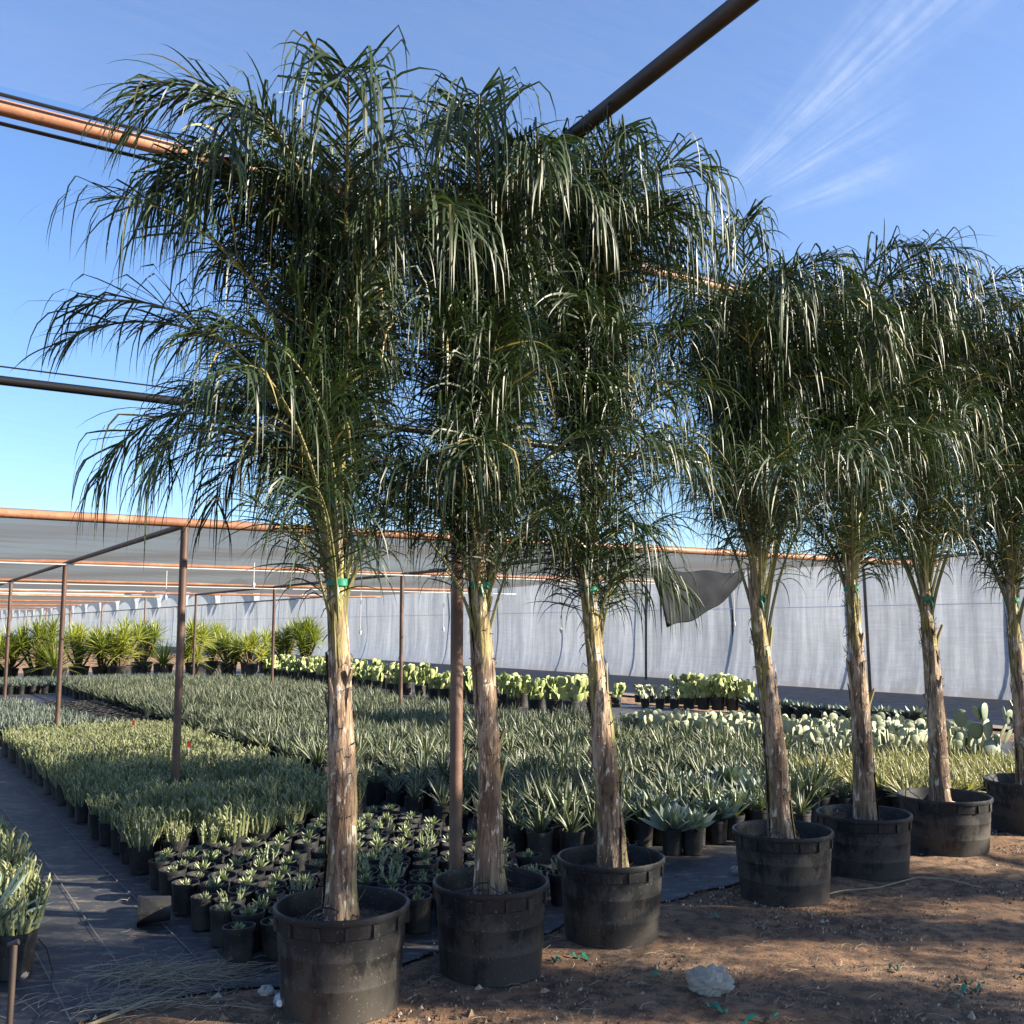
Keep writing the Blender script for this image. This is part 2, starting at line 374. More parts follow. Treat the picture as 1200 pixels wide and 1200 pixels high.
pipe(tall, (UM + 11, T0, 0), (UM + 11, T0, ZF - .042), .040, 'post', 'post')
pipe(tall, (UM - 9.5, T0, 0), (UM - 9.5, T0, ZF - .042), .040, 'post', 'post')
pipe(tall, (UM + 11, -9, ZF - .02), (UM + 11, T0 - .04, ZF - .02), .050, 'post')
pipe(tall, (UM - 9.5, -9, ZF - .02), (UM - 9.5, T0 - .04, ZF - .02), .050, 'post')

low = thing('shade_house', 'low grey shade house on thin brown posts over the rear beds', 'shade house', G(0, 0)); low.rotation_euler = (0, 0, TH)
S = 6.6; UR = 13.6; rowsT = [T2 + S * k for k in range(4)]
v, f = cloth_sheet(-18, UR, T2 + .03, rowsT[3], 40, 30, lambda t: ZR, 1.0); mb = MB(); mb.add(v, f); mb.build('shade_cloth', M['dense'], low)
for k, t in enumerate(rowsT):
    pipe(low, (-18, t, ZR), (UR + .1, t, ZR), .040 if k == 0 else .032)
cols = [-14.1, -8.6, -3.1, 2.40, 7.9]
for k, t in enumerate(rowsT):
    for u in cols:
        if k == 0 and u == 7.9: u = 9.9
        pipe(low, (u, t, 0), (u, t, ZR - .036), .036 if k == 0 else .034, 'post', 'post')
for u in cols:
    pipe(low, (u, T2 + .04, ZR - .02), (u, rowsT[3] - .04, ZR - .02), .028, 'post')
pipe(low, (-18, 14.4, ZR - .10), (UR, 14.4, ZR - .13), .009, 'wtube', 'water_line', 6)
pipe(low, (-18, 21.0, ZR - .10), (UR, 21.0, ZR - .13), .009, 'wtube', 'water_line', 6)
# another low shade house far behind
far = thing('shade_house', 'distant low shade house seen under the nearer grey roof', 'shade house', G(0, 0)); far.rotation_euler = (0, 0, TH)
v, f = cloth_sheet(-40, 9, 38, 70, 20, 12, lambda t: 2.75, .8); mb = MB(); mb.add(v, f); mb.build('shade_cloth', M['dense'], far)
for t in (38, 46, 54, 62, 70):
    pipe(far, (-40, t, 2.75), (9, t, 2.75), .035)
    for u in (-30, -22, -14, -6, 2, 8.5): pipe(far, (u, t, 0), (u, t, 2.71), .035, 'post', 'post', 8)
    
# hanging irrigation droppers under the low roof
for i, (x, y0, y1, d) in enumerate(((423, 706, 738, 17), (520, 700, 735, 19), (657, 690, 735, 15), (195, 684, 697, 16), (298, 662, 682, 14), (860, 700, 728, 16))):
    a, c = PD(x, y0, d), PD(x, y1, d); L = a[2] - c[2]
    o = thing('irrigation_dropper', 'thin white irrigation dropper hanging under the low grey roof', 'dropper', a, 'irrigation droppers under the low roof')
    mb = MB(); mb.tube([(0, 0, ZR - .05 - a[2]), (0, 0, -L)], .006, 6); mb.build('hose', M['wtube'], o)
    mb = MB(); mb.lathe([(.002, 0), (.022, -.02), (.022, -.05), (.004, -.09)], 8, 0, (0, 0, -L)); mb.build('nozzle', M['wtube'], o)

# hanging grey tarp bundle by the roof end
d = 14.2
pts = [(762, 655), (800, 650), (845, 655), (882, 668), (868, 692), (828, 708), (800, 726), (782, 733), (772, 706), (764, 684)]
mb = MB(); nx, ny = 36, 24; vs = []
c00, c10, c01, c11 = PD(758, 652, d), PD(885, 655, d + 1.2), PD(784, 735, d - .1), PD(800, 728, d + .3)
top0, top1 = PD(762, 668, d), PD(872, 672, d + 1.4); bot0, bot1 = PD(781, 735, d - .1), PD(862, 690, d + 1.3)
for j in range(ny + 1):
    for i in range(nx + 1):
        a, q = i / nx, j / ny
        p = (top0 * (1 - a) + top1 * a) * (1 - q) + (bot0 * (1 - a) + bot1 * a) * q
        p = p + np.array([0, -.10 * math.sin(q * math.pi) - .05 * math.sin(a * 9 + q * 3) - .012 * math.sin(a * 23 - q * 7), -.10 * math.sin(a * math.pi) * q + .02 * math.sin(a * 14)])
        vs.append(p)
fs = [(j * (nx + 1) + i, j * (nx + 1) + i + 1, (j + 1) * (nx + 1) + i + 1, (j + 1) * (nx + 1) + i) for j in range(ny) for i in range(nx)]
mb.add(vs, fs); o = mb.build('hanging_tarp', M['tarp']); md = o.modifiers.new('s', 'SOLIDIFY'); md.thickness = .02
tag(o, 'dark grey tarp sagging from the end of the low roof by the plastic wall', 'tarp')

# ------------------------------------------------------------------ greenhouse
gh = thing('greenhouse', 'long greenhouse with milky plastic film walls behind the cactus beds', 'greenhouse', G(0, 0)); gh.rotation_euler = (0, 0, TH)
UW, HW = 22.0, 3.35
tt = np.concatenate([np.arange(-2, 130, .5), np.arange(130, 420, 5.)]); zz = np.linspace(0, 1, 12); vs = []
for q in zz:
    for t in tt:
        w = .05 * math.sin(t * 2.1) + .03 * math.sin(t * 5.7 + q * 3) + .02 * math.sin(q * 9 + t)
        vs.append((UW + w * (.3 + .7 * math.sin(q * math.pi)) - .18 * (1 - q) ** 6, t, HW * q + .03 * math.sin(t * 1.7) * q))
n = len(tt)
mb = MB(); mb.add(vs, [(j * n + i, j * n + i + 1, (j + 1) * n + i + 1, (j + 1) * n + i) for j in range(len(zz) - 1) for i in range(n - 1)]); mb.build('film_wall', M['film'], gh)
for k, t0 in enumerate(np.arange(62, 240, 9.0)):      # hoop ends of the bays farther along
    mb = MB(); W = 4.0; Hh = 1.7
    arc = [(UW + .12, t0 + W * math.cos(a), HW + .08 + Hh * math.sin(a)) for a in np.linspace(0, math.pi, 17)]
    vs = [np.array(p) for p in arc]; vs2 = [p + np.array([1.6, 0, 0]) for p in vs]
    mb.add(vs, [tuple(range(17))]); mb.add(vs + vs2, [(i, i + 1, 17 + i + 1, 17 + i) for i in range(16)])
    mb.build('hoop_roof', M['film'], gh, smooth=False)
pipe(gh, (UW - .1, -2, HW + .02), (UW - .1, 400, HW + .02), .045, 'post', 'gutter_rail')
pipe(gh, (UW - .12, -2, 2.2), (UW - .12, 130, 2.2), .010, 'wtube', 'film_wire', 6)
for t in np.arange(0, 128, 4.4):
    pipe(gh, (UW + .10, t, 0), (UW + .10, t, HW), .04, 'tarp' if int(t) % 3 else 'post', 'frame_post', 8)
for t in (27.5,):
    pipe(gh, (UW + .1, t, .1), (UW + .1, t + 3, HW - .2), .03, 'tarp', 'frame_brace', 8)
for (x, y0, y1, dd) in ((757, 690, 797, 0), (705, 690, 822, 0), (1012, 668, 812, 0)):
    base = P(x + (8 if x > 1000 else 0), y1, 0) if x != 705 else P(x, y1, 0)
    top = PD(x, y0, base[1]); o = thing('steel_pole', {757: 'slim brown pole standing before the plastic wall, just left of the hanging tarp', 705: 'brown pole half hidden behind the third palm trunk', 1012: 'leaning brown pole close behind the fifth palm trunk'}[x], 'pole', base)
    mb = MB(); mb.tube([(0, 0, 0), tuple((top - base) * .5), tuple(top - base)], .04, 10); mb.build('shaft', M['post'], o)
    mb = MB(); mb.lathe([(.045, 0), (.05, .01), (.05, .05), (.0, .055)], 10, 0, tuple(top - base)); mb.build('cap', M['post'], o)

# ------------------------------------------------------------------ pots
def big_pot(D, Hh, seed):
    rng = random.Random(seed); r = D / 2; rb = r * .86; s = 44
    ph = rng.uniform(0, 6.28); wob = lambda a, z: .012 * math.sin(2 * a + ph) * z / Hh + .004 * math.sin(5 * a + ph)
    rr = lambda z: rb + (r * .965 - rb) * z / Hh
    pr = [(.02, .012), (rb - .03, .008), (rb - .012, 0), (rb, .010)]
    for q in (.33, .60):
        z = Hh * q; pr += [(rr(z - .01), z - .01), (rr(z) + .0022, z - .003), (rr(z) + .0022, z + .003), (rr(z + .01) + .001, z + .01)]
    zb = Hh - .085
    pr += [(rr(zb), zb - .004), (rr(zb) + .005, zb), (rr(Hh - .03) + .005, Hh - .030), (r * 1.0, Hh - .028), (r * 1.008, Hh - .02), (r * 1.005, Hh - .006), (r * .985, Hh), (r * .955, Hh - .004),
           (r * .945, Hh - .03), (rr(.1) - .012, .1), (rr(.1) - .02, .09)]
    mb = MB(); mb.lathe(pr, s, 0, (0, 0, 0), wob)
    k = 14
    for i in range(k):
        a = 2 * math.pi * i / k + ph
        w = .012 if i % 2 else .03
        q = rr(Hh - .058) * (1 + wob(a, Hh)) + .006
        mb.box((q * math.cos(a), q * math.sin(a), Hh - .058), .018, w, .052, a)
    return mb
def soil_disc(r, z, seed):
    rng = random.Random(seed); mb = MB(); vs = [(0, 0, z + .03)]; s = 20
    for k, q in enumerate((.25, .5, .75, 1)):
        for i in range(s):
            a = 2 * math.pi * i / s
            vs.append((r * q * math.cos(a), r * q * math.sin(a), z + .03 * (1 - q * q) + rng.uniform(-.008, .010)))
    fs = [(0, 1 + i, 1 + (i + 1) % s) for i in range(s)]
    for k in range(3):
        for i in range(s): fs.append((1 + k * s + i, 1 + (k + 1) * s + i, 1 + (k + 1) * s + (i + 1) % s, 1 + k * s + (i + 1) % s))
    mb.add(vs, fs)
    for i in range(60):        # bark crumbs and roots
        a, q = rng.uniform(0, 6.28), r * math.sqrt(rng.random()) * .95
        mb.box((q * math.cos(a), q * math.sin(a), z + .02), rng.uniform(.006, .02), rng.uniform(.004, .01), .012, rng.uniform(0, 3))
    return mb

# ------------------------------------------------------------------ palms
def norm(a): return a / (np.linalg.norm(a, axis=-1, keepdims=True) + 1e-12)
def frond_mesh(rng, p0, az, e0, e1, L, pw=2.0, nl=60, lmax=.5, s0=.2, wl=.020, grav=3.2, curl=0.0, hang=.6, dry=False, name='frond'):
    n = 26; s = np.linspace(0, 1, n + 1)
    e = e0 + (e1 - e0) * s ** pw; a = az + curl * s ** 2
    T = np.stack([np.cos(e) * np.cos(a), np.cos(e) * np.sin(a), np.sin(e)], 1)
    pts = np.array(p0, float) + np.concatenate([np.zeros((1, 3)), np.cumsum((T[:-1] + T[1:]) / 2 * L / n, 0)])
    over = pts[:, 2] - 4.22
    pts[:, 2] = np.where(over > 0, 4.22 + over * .12, pts[:, 2])
    side = np.stack([np.sin(a), -np.cos(a), np.zeros_like(a)], 1); nrm = np.cross(side, T)
    mb = MB(); mb.tube(pts, (.0145 * (1 - s) ** .8 + .0026) * min(1.0, .35 + .28 * L), 5, 1)
    m = 2 * nl; si = s0 + (1 - s0) * (np.repeat(np.arange(nl), 2) + rng.random(m) * .9) / nl
    sg = np.tile([1., -1.], nl)
    fi = np.clip(si * n, 0, n - 1e-6); i0 = fi.astype(int); fr = (fi - i0)[:, None]
    lerp = lambda X: X[i0] * (1 - fr) + X[i0 + 1] * fr
    p, t, sd, nn = lerp(pts), norm(lerp(T)), norm(lerp(side)), norm(lerp(nrm))
    q = (si - s0) / (1 - s0)
    ln = lmax * (.55 + .45 * np.sin(np.clip(q * 1.35 + .15, 0, 1.57)) - .62 * np.clip(q - .55, 0, 1) ** 1.0) * rng.uniform(.8, 1.12, m)
    al = np.radians(62 - 34 * q + rng.normal(0, 7, m)); be = np.radians(rng.choice([-22., 8., 34.], m) + rng.normal(0, 8, m))
    d = t * np.cos(al)[:, None] + (sd * (sg * np.cos(be))[:, None] + nn * np.sin(be)[:, None]) * np.sin(al)[:, None]
    K = 7; step = (ln / K)[:, None]; hg = rng.random(m) < hang; g0 = np.where(hg, rng.uniform(.3, 1.2, m), rng.uniform(.4, 2.4, m))[:, None]; g1 = np.where(hg, grav * rng.uniform(1.6, 3.2, m), rng.uniform(1.2, 3.6, m))[:, None]; kk0 = rng.uniform(.3, 2.6, m)[:, None]
    ref = norm(nn + rng.normal(0, .45, (m, 3)))
    prof = np.array([.45, .85, 1.0, .95, .8, .58, .32, .03]) * wl / 2
    wsc = rng.uniform(.75, 1.15, m)[:, None]
    VV = np.zeros((m, K + 1, 2, 3)); pos = p.copy()
    for k in range(K + 1):
        w = np.cross(d, ref); w = norm(w) * prof[k] * wsc
        VV[:, k, 0] = pos - w; VV[:, k, 1] = pos + w
        if k < K:
            pos = pos + d * step
            gg = np.where(k < kk0, g0, g1) * step * 1.5
            d = norm(d + np.array([0, 0, -1.]) * gg + rng.normal(0, .035, (m, 3)))
    VV[..., 2] = np.minimum(VV[..., 2], 4.33)
    base = np.arange(m)[:, None] * 2 * (K + 1); kk = np.arange(K)[None] * 2
    q0 = base + kk; fs = np.stack([q0, q0 + 1, q0 + 3, q0 + 2], -1).reshape(-1, 4)
    nv0 = mb.n
    mb.v.append(VV.reshape(-1, 3)); mb.f.extend(map(tuple, (fs + nv0).tolist())); mb.m.extend([0] * len(fs)); mb.n += VV.size // 3
    me = mb.mesh(name, [M['dryleaf'] if dry else M['palm'], M['rachis']])
    at = me.attributes.new('tint', 'FLOAT', 'POINT')
    tv = np.zeros(mb.n); tv[nv0:] = np.repeat(rng.random(m), 2 * (K + 1)); at.data.foreach_set('value', tv)
    return me

def trunk_mesh(rng, soil, rib, top, r0, r1):
    soil, rib, top = map(np.array, (soil, rib, top)); mb = MB(); seg = 28; n = 40
    vs = []; cen = []
    for i in range(n + 1):
        s = i / n
        if s < .62: q = s / .62; c = soil * (1 - q) + rib * q
        else: q = (s - .62) / .38; c = rib * (1 - q) + top * q
        c = c + np.array([.012 * math.sin(s * 7 + soil[0] * 9), .010 * math.sin(s * 6 + soil[1] * 7), 0]) * min(1, s * 5)
        r = float(np.interp(s, [0, .06, .16, .32, .62, 1], [.088, .071, .059, .050, .036, .017])) * r0 / .062
        cen.append((c, r))
        for k in range(seg):
            a = 2 * math.pi * k / seg
            rr = r * (1 + .05 * math.sin(3 * a + s * 5) + .035 * math.sin(7 * a + s * 3) + .02 * rng.normal())
            vs.append(c + np.array([rr * math.cos(a), rr * math.sin(a), 0]))
    mb.add(vs, [(i * seg + k, i * seg + (k + 1) % seg, (i + 1) * seg + (k + 1) % seg, (i + 1) * seg + k) for i in range(n) for k in range(seg)])
    # overlapping old leaf bases clasping the trunk, tapering to a torn point
    for j in range(11):
        s0 = rng.uniform(.0, .42); ln = rng.uniform(.20, .42); a0 = j * 2.4 + rng.normal(0, .2); half = rng.uniform(.7, 1.25); vs = []; K = 12; W = 7
        for i in range(K + 1):
            q = i / K; s = min(.98, s0 + ln * q); idx = s * n; i0 = min(n - 1, int(idx)); fr = idx - i0
            c = cen[i0][0] * (1 - fr) + cen[i0 + 1][0] * fr; r = cen[i0][1] * (1 - fr) + cen[i0 + 1][1] * fr
            hw = half * (1 - q) ** .8 + .10
            lift = .006 + .007 * math.sin(q * 3.1) + (.02 * max(0, q - .8) / .2)
            for k in range(W):
                a = a0 + hw * (2 * k / (W - 1) - 1); ee = lift - .004 * abs(2 * k / (W - 1) - 1) + rng.normal(0, .0012)
                vs.append(c + np.array([(r * 1.04 + ee) * math.cos(a), (r * 1.04 + ee) * math.sin(a), 0]))
        mb.add(vs, [(i * W + k, i * W + k + 1, (i + 1) * W + k + 1, (i + 1) * W + k) for i in range(K) for k in range(W - 1)], 1 if j % 5 == 3 else 0)
    # dry stubs of cut leaf stalks, still standing off the trunk
    for j in range(7):
        i0 = int(rng.integers(int(n * .14), int(n * .60))); c, r = cen[i0]; a = j * 2.4 + rng.uniform(-.4, .4); o = np.array([math.cos(a), math.sin(a), 0]); l = rng.uniform(.07, .24)
        p0_ = c + o * r * .8; mb.tube([p0_, p0_ + o * .012 + np.array([0, 0, l * .5]), p0_ + o * (.014 + l * rng.uniform(.06, .22)) + np.array([0, 0, l])], [.018, .014, .009], 6, 1 if j % 3 == 0 else 0)
    # roots and torn sheath rags at the foot
    for j in range(46):
        a = rng.uniform(0, 6.28); o = np.array([math.cos(a), math.sin(a), 0]); r = cen[0][1]; l = rng.uniform(.03, .10); p0_ = cen[0][0] + o * r * .8 + np.array([0, 0, rng.uniform(.03, .08)])
        mb.tube([p0_, p0_ + o * l * .5 + np.array([0, 0, -.01]), p0_ + o * l + np.array([0, 0, -.09])], [.0045, .0035, .002], 4, 2 if j % 2 else 0, False)
    # fibres and torn edges
    for j in range(170):
        i0 = int(rng.integers(1, n - 6)); c, r = cen[i0]; a = rng.uniform(0, 6.28)
        p = c + np.array([r * math.cos(a), r * math.sin(a), 0]) * 1.05; o = np.array([math.cos(a), math.sin(a), rng.uniform(-1.5, 1.5)])
        mb.tube([p, p + o * rng.uniform(.01, .03), p + o * rng.uniform(.02, .04) + np.array([0, 0, rng.uniform(-.04, .02)])], [.0028, .002, .0007], 4, 2, False)
    return mb

# pot: centre x, bottom front y, rim width px, height ; trunk: base px, ribbon px ; crown settings
PALMS = [
 dict(x=398, y=1206, w=153, h=.44, base=(399, 1072), rib=(396, 683), top=4.0, out=.9, bias=(-.7, .1), label='tall palm in the nearest black tub, its arching crown reaching far left over the path'),
 dict(x=575, y=1160, w=134, h=.43, base=(575, 1035), rib=(563, 686), top=3.94, tight=1.35, out=.78, bias=(.22, .1), label='potted palm with a dense hanging crown, standing right in front of the thick brown post'),
 dict(x=717, y=1117, w=123, h=.43, base=(718, 1005), rib=(690, 690), top=4.16, out=.72, tight=1.7, bias=(.05, 0), label='potted palm leaning left out of its tub, beside the crumpled bag on the dirt'),
 dict(x=920, y=1065, w=115, h=.41, base=(917, 968), rib=(888, 702), top=3.96, out=1.05, bias=(.1, 0), label='potted palm fourth from the camera, thin fronds drooping low beside the grey tarp'),
 dict(x=1016, y=1036, w=107, h=.41, base=(1015, 948), rib=(998, 690), top=4.02, out=1.0, label='potted palm in a sunlit-sided tub with a leaning pole close behind its trunk'),
 dict(x=1110, y=1007, w=105, h=.41, base=(1102, 928), rib=(1086, 702), top=4.32, out=1.05, label='slender potted palm with greenish trunk in a wide tub before the big prickly pear'),
 dict(x=1212, y=982, w=103, h=.41, base=(1203, 908), rib=(1186, 703), top=4.34, out=1.0, label='farthest potted palm, its tub and trunk cut by the right edge of the photo'),
]
def make_palm(spec, seed):
    rng = np.random.default_rng(seed)
    if 'loc' in spec: root_p = np.array(spec['loc'], float); D = spec['D']
    else:
        p = P(spec['x'], spec['y']); D = spec['w'] * (p[1] + .25) / F / 1.02
        dirv = norm(np.array([p[0], p[1], 0])); root_p = p + dirv * D * .43
    Hh = spec['h']
    root = thing('potted_palm', spec['label'], 'palm', root_p, 'potted palms in a row')
    pot = big_pot(D, Hh, seed).build('pot', M['pot'], root)
    soil_disc(D * .45, Hh - .10, seed).build('soil', M['soil'], root)
    if 'loc' in spec:
        b0 = np.array([0.02, 0, Hh - .1]); b1 = np.array([rng.uniform(-.1, .1), rng.uniform(-.1, .1), 1.8])
    else:
        b0 = PD(*spec['base'], root_p[1] - .0) - root_p; b1 = PD(*spec['rib'], root_p[1]) - root_p; b0[2] = Hh - .12
    d = norm(b1 - b0); tz = 2.75; topc = b1 + np.array([d[0] * .3, d[1] * .3, 1]) * (tz - b1[2])
    tm = trunk_mesh(rng, b0, b1, topc, .062 * spec.get('thick', 1.0), .036)
    tm.build('trunk', [M['trunk'], M['petiole'], M['fibre']], root, smooth=True)
    mb = MB(); rr = .050
    pr = [(rr, -.018), (rr + .004, -.014), (rr + .004, .014), (rr, .018)]
    mb.lathe(pr, 18, 0, tuple(b1)); mb.tube([b1 + np.array([0, -rr, 0]), b1 + np.array([.01, -rr - .02, -.03]), b1 + np.array([.02, -rr - .015, -.08])], [.008, .007, .003], 5)
    mb.build('ribbon', M['ribbon'], root)
    # drip tube looping over the tub
    mb = MB()
    for k in range(1):
        a = rng.uniform(0, 6.28); r_ = D * .40; q = []
        for i in range(13):
            f = i / 12; aa = a + f * rng.uniform(.9, 1.3)
            q.append((r_ * math.cos(aa), r_ * math.sin(aa), Hh - .09 + .13 * math.sin(f * math.pi)))
        mb.tube(q, .0035, 5)
    mb.build('drip_tube', M['tube'], root)
    zt = spec['top']; az = rng.uniform(0, 6.28); O = spec['out']
    F_ = []
    def ax(z):
        if z < b1[2]: q = (z - b0[2]) / (b1[2] - b0[2]); return b0 * (1 - q) + b1 * q
        q = min(1, (z - b1[2]) / (topc[2] - b1[2])); return b1 * (1 - q) + topc * q
    bias = np.array(spec.get('bias', (0, 0)), float)
    def aim():
        nonlocal az
        az += 2.39996; a = az + rng.normal(0, .15); v = np.array([math.cos(a), math.sin(a)]) + bias
        return math.atan2(v[1], v[0]), .55 + .45 * np.linalg.norm(v)
    for i in range(spec.get('nup', 15)):        # long fronds rising in a tied bundle, tips nodding over at the top
        a, k = aim(); z0 = rng.uniform(b1[2] - .1, b1[2] + .5); rise = zt - z0 - rng.uniform(0, .40) * (i % 3 > 0)
        F_.append(dict(p0=ax(z0), az=a, e0=R(rng.uniform(85.5, 89)), e1=R(rng.uniform(-100, -55)), L=rise * rng.uniform(1.2, 1.4) * (.92 + .08 * k), pw=rng.uniform(3.2, 5.8) * spec.get('tight', 1), nl=84, lmax=rng.uniform(.50, .74), s0=.32, wl=.0125, grav=5.5, hang=rng.uniform(.75, .97), curl=rng.normal(0, .5)))
    for i in range(spec.get('nmid', 10)):
        a, k = aim(); z0 = rng.uniform(b1[2] - .1, b1[2] + .45); rise = rng.uniform(.55, .85) * (zt - z0)
        F_.append(dict(p0=ax(z0), az=a, e0=R(rng.uniform(82, 87.5)), e1=R(rng.uniform(-35, 40)), L=rise * 1.12 * (.5 + .5 * O) * (.9 + .1 * k), pw=rng.uniform(2.4, 4.0), nl=64, lmax=rng.uniform(.44, .64), s0=.30, wl=.0105, grav=5.0, hang=rng.uniform(.5, .9), curl=rng.normal(0, .5)))
    for i in range(spec.get('nout', 9)):         # older fronds leaning out
        a, k = aim(); z0 = rng.uniform(b1[2] - .38, b1[2] + .2)
        F_.append(dict(p0=ax(z0), az=a, e0=R(rng.uniform(77, 84)), e1=R(rng.uniform(-60, 0)), L=rng.uniform(1.2, 1.95) * O * k, pw=rng.uniform(1.7, 2.6), nl=52, lmax=rng.uniform(.46, .66), s0=.32, wl=.0095, grav=5.0, hang=rng.uniform(.7, .95), curl=rng.normal(0, .4)))
    for i in range(spec.get('nlow', 8)):         # thin low fronds, sparse and see-through
        a, k = aim(); z0 = rng.uniform(b1[2] - .50, b1[2] + .0)
        F_.append(dict(p0=ax(z0), az=a, e0=R(rng.uniform(74, 84)), e1=R(rng.uniform(-20, 65)), L=rng.uniform(.9, 1.55) * O, pw=rng.uniform(1.6, 2.8), nl=32, lmax=rng.uniform(.38, .62), s0=.38, wl=.008, grav=4.5, hang=rng.uniform(.5, .9)))
    for e in spec.get('extra', []):
        q = dict(e); q['p0'] = ax(q.pop('z0')); F_.append(q)
    for k, q in enumerate(F_):
        link('frond', frond_mesh(rng, **q), root)
    return root
PALMS[0]['extra'] = [dict(z0=2.05, az=R(181), e0=R(79), e1=R(-35), L=1.95, pw=1.5, nl=66, lmax=.34, s0=.24, wl=.011, grav=4, hang=.35),
                     dict(z0=1.85, az=R(172), e0=R(83), e1=R(-85), L=1.6, pw=2.2, nl=60, lmax=.5, s0=.3, wl=.011, grav=4.5, hang=.7),
                     dict(z0=1.75, az=R(185), e0=R(80), e1=R(-80), L=1.75, pw=1.9, nl=60, lmax=.55, s0=.32, wl=.010, grav=5, hang=.85),
                     dict(z0=1.7, az=R(205), e0=R(81), e1=R(-85), L=1.5, pw=2.2, nl=56, lmax=.55, s0=.32, wl=.010, grav=5, hang=.85),
                     dict(z0=1.7, az=R(150), e0=R(82), e1=R(-85), L=1.45, pw=2.2, nl=56, lmax=.5, s0=.32, wl=.010, grav=5, hang=.85),
                     dict(z0=2.35, az=R(184), e0=R(87), e1=R(-65), L=2.52, pw=3.6, nl=80, lmax=.46, s0=.34, wl=.0125, grav=4.5, hang=.45),
                     dict(z0=2.35, az=R(200), e0=R(87), e1=R(-60), L=2.45, pw=3.4, nl=80, lmax=.46, s0=.34, wl=.0125, grav=4.5, hang=.5)]
PALMS[2]['extra'] = [dict(z0=2.2, az=R(0), e0=R(86), e1=R(-95), L=2.24, pw=6.5, nl=84, lmax=.70, s0=.34, wl=.012, grav=6.5, hang=.95),
                     dict(z0=2.2, az=R(-25), e0=R(86), e1=R(-95), L=2.2, pw=6.5, nl=84, lmax=.70, s0=.34, wl=.012, grav=6.5, hang=.95)]
palm_objs = [make_palm(s, 100 + i) for i, s in enumerate(PALMS)]
# more palms of the nursery stand right of the camera, out of the picture; they dapple the yard
def copy_tree(src, loc, rz, label):
    r = src.copy(); COL.objects.link(r); r.location = tuple(loc); r.rotation_euler = (0, 0, rz); r['label'] = label
    for ch in list(src.children):
        c = ch.copy(); COL.objects.link(c); c.parent = r
    return r
OFF = [(k, G(u, t)) for k, u, t in ((5, 5.35, -.5), (1, 7.75, -.35), (2, 9.4, -.3), (4, 11.0, -.3), (5, 8.95, 4.5))]
for i, (k, loc) in enumerate(OFF):
    copy_tree(palm_objs[k], loc, i * 1.3 + .5, 'potted palm of the next row, out of view to the right of the camera')

# ------------------------------------------------------------------ succulents
def blade(mb, p, az, el, L, w, bend=.3, K=5, thick=.25, m=0, wp=None):
    """one pointed fleshy leaf with a channelled upper side"""
    wp = wp or [.75, 1, .95, .75, .45, .03]
    d = np.array([math.cos(el) * math.cos(az), math.cos(el) * math.sin(az), math.sin(el)]); s = np.array([-math.sin(az), math.cos(az), 0])
    pos = np.array(p, float); vs = []; e = el
    for k in range(K + 1):
        dd = np.array([math.cos(e) * math.cos(az), math.cos(e) * math.sin(az), math.sin(e)]); nn = np.cross(dd, s) * -1
        ww = w / 2 * wp[min(k, len(wp) - 1)]
        vs += [pos - s * ww - nn * ww * -.35 * thick, pos + nn * -ww * thick * 1.6, pos + s * ww + nn * ww * .35 * thick]
        pos = pos + dd * L / K; e -= bend / K
    mb.add(vs, [(3 * k + i, 3 * k + i + 1, 3 * k + i + 4, 3 * k + i + 3) for k in range(K) for i in range(2)], m)
def small_pot(mb, r, h, m=0, ms=1, seg=14):
    rb = r * .8
    mb.lathe([(.001, .004), (rb, 0), (r * .95, h * .88), (r, h * .885), (r * 1.0, h), (r * .93, h), (r * .91, h * .86)], seg, m)
    vs = [(0, 0, h * .87)] + [(r * .915 * math.cos(2 * math.pi * i / seg), r * .915 * math.sin(2 * math.pi * i / seg), h * .855) for i in range(seg)]
    mb.add(vs, [(0, 1 + i, 1 + (i + 1) % seg) for i in range(seg)], ms)
PH, PR = .175, .082
def fam(fn, n, name, mats, smooth=True):
    out = []
    for i in range(n):
        mb = MB(); fn(mb, np.random.default_rng(i * 17 + len(name))); out.append(mb.mesh(name, mats, smooth))
    return out
def shoots(mb, rng, n=26, h=.155, z=PH * .86, K=2):
    for i in range(n):
        a, q = rng.uniform(0, 6.28), PR * .95 * math.sqrt(rng.random()); hh = h * rng.uniform(.55, 1.1)
        b_ = np.array([q * math.cos(a), q * math.sin(a), z]); o = np.array([math.cos(a), math.sin(a), 0]) * rng.uniform(0, .06) + rng.normal(0, .01, 3)
        mid = b_ + np.array([0, 0, hh * .55]) + o * .6; tip = b_ + np.array([0, 0, hh]) + o
        r = rng.uniform(.0065, .010)
        mb.tube([b_, mid, tip], [r, r * .95, r * .35], 5, 0, False)
        for k in range(5):      # stubby side leaves
            a2 = rng.uniform(0, 6.28); pz = b_ * (1 - (k + 1) / 5) + tip * ((k + 1) / 5)
            blade(mb, pz, a2, 1.0, .035, .013, .2, 2, .4, 0, [.8, 1, .1])
def tiny(mb, rng, n=13, h=.075):
    for ring in range(3):
        for i in range(n // 3 + 1):
            a = i * 6.28 / (n // 3 + 1) + ring * .7 + rng.normal(0, .15)
            blade(mb, (.008 * math.cos(a), .008 * math.sin(a), PH * .86), a, .55 + ring * .35 + rng.normal(0, .1), h * rng.uniform(.8, 1.2), .018, -.25, 3, .7, 0, [.8, 1, .8, .15])
def aloe(mb, rng, n=19, h=.25):
    for i in range(n):
        a = i * 2.4; q = i / n
        blade(mb, (.012 * math.cos(a), .012 * math.sin(a), PH * .84), a + rng.normal(0, .15), .72 + .75 * q + rng.normal(0, .10), h * rng.uniform(.65, 1.2), .023, .12 + .25 * (1 - q), 4, .5, 0, [.8, 1, .85, .5, .03])
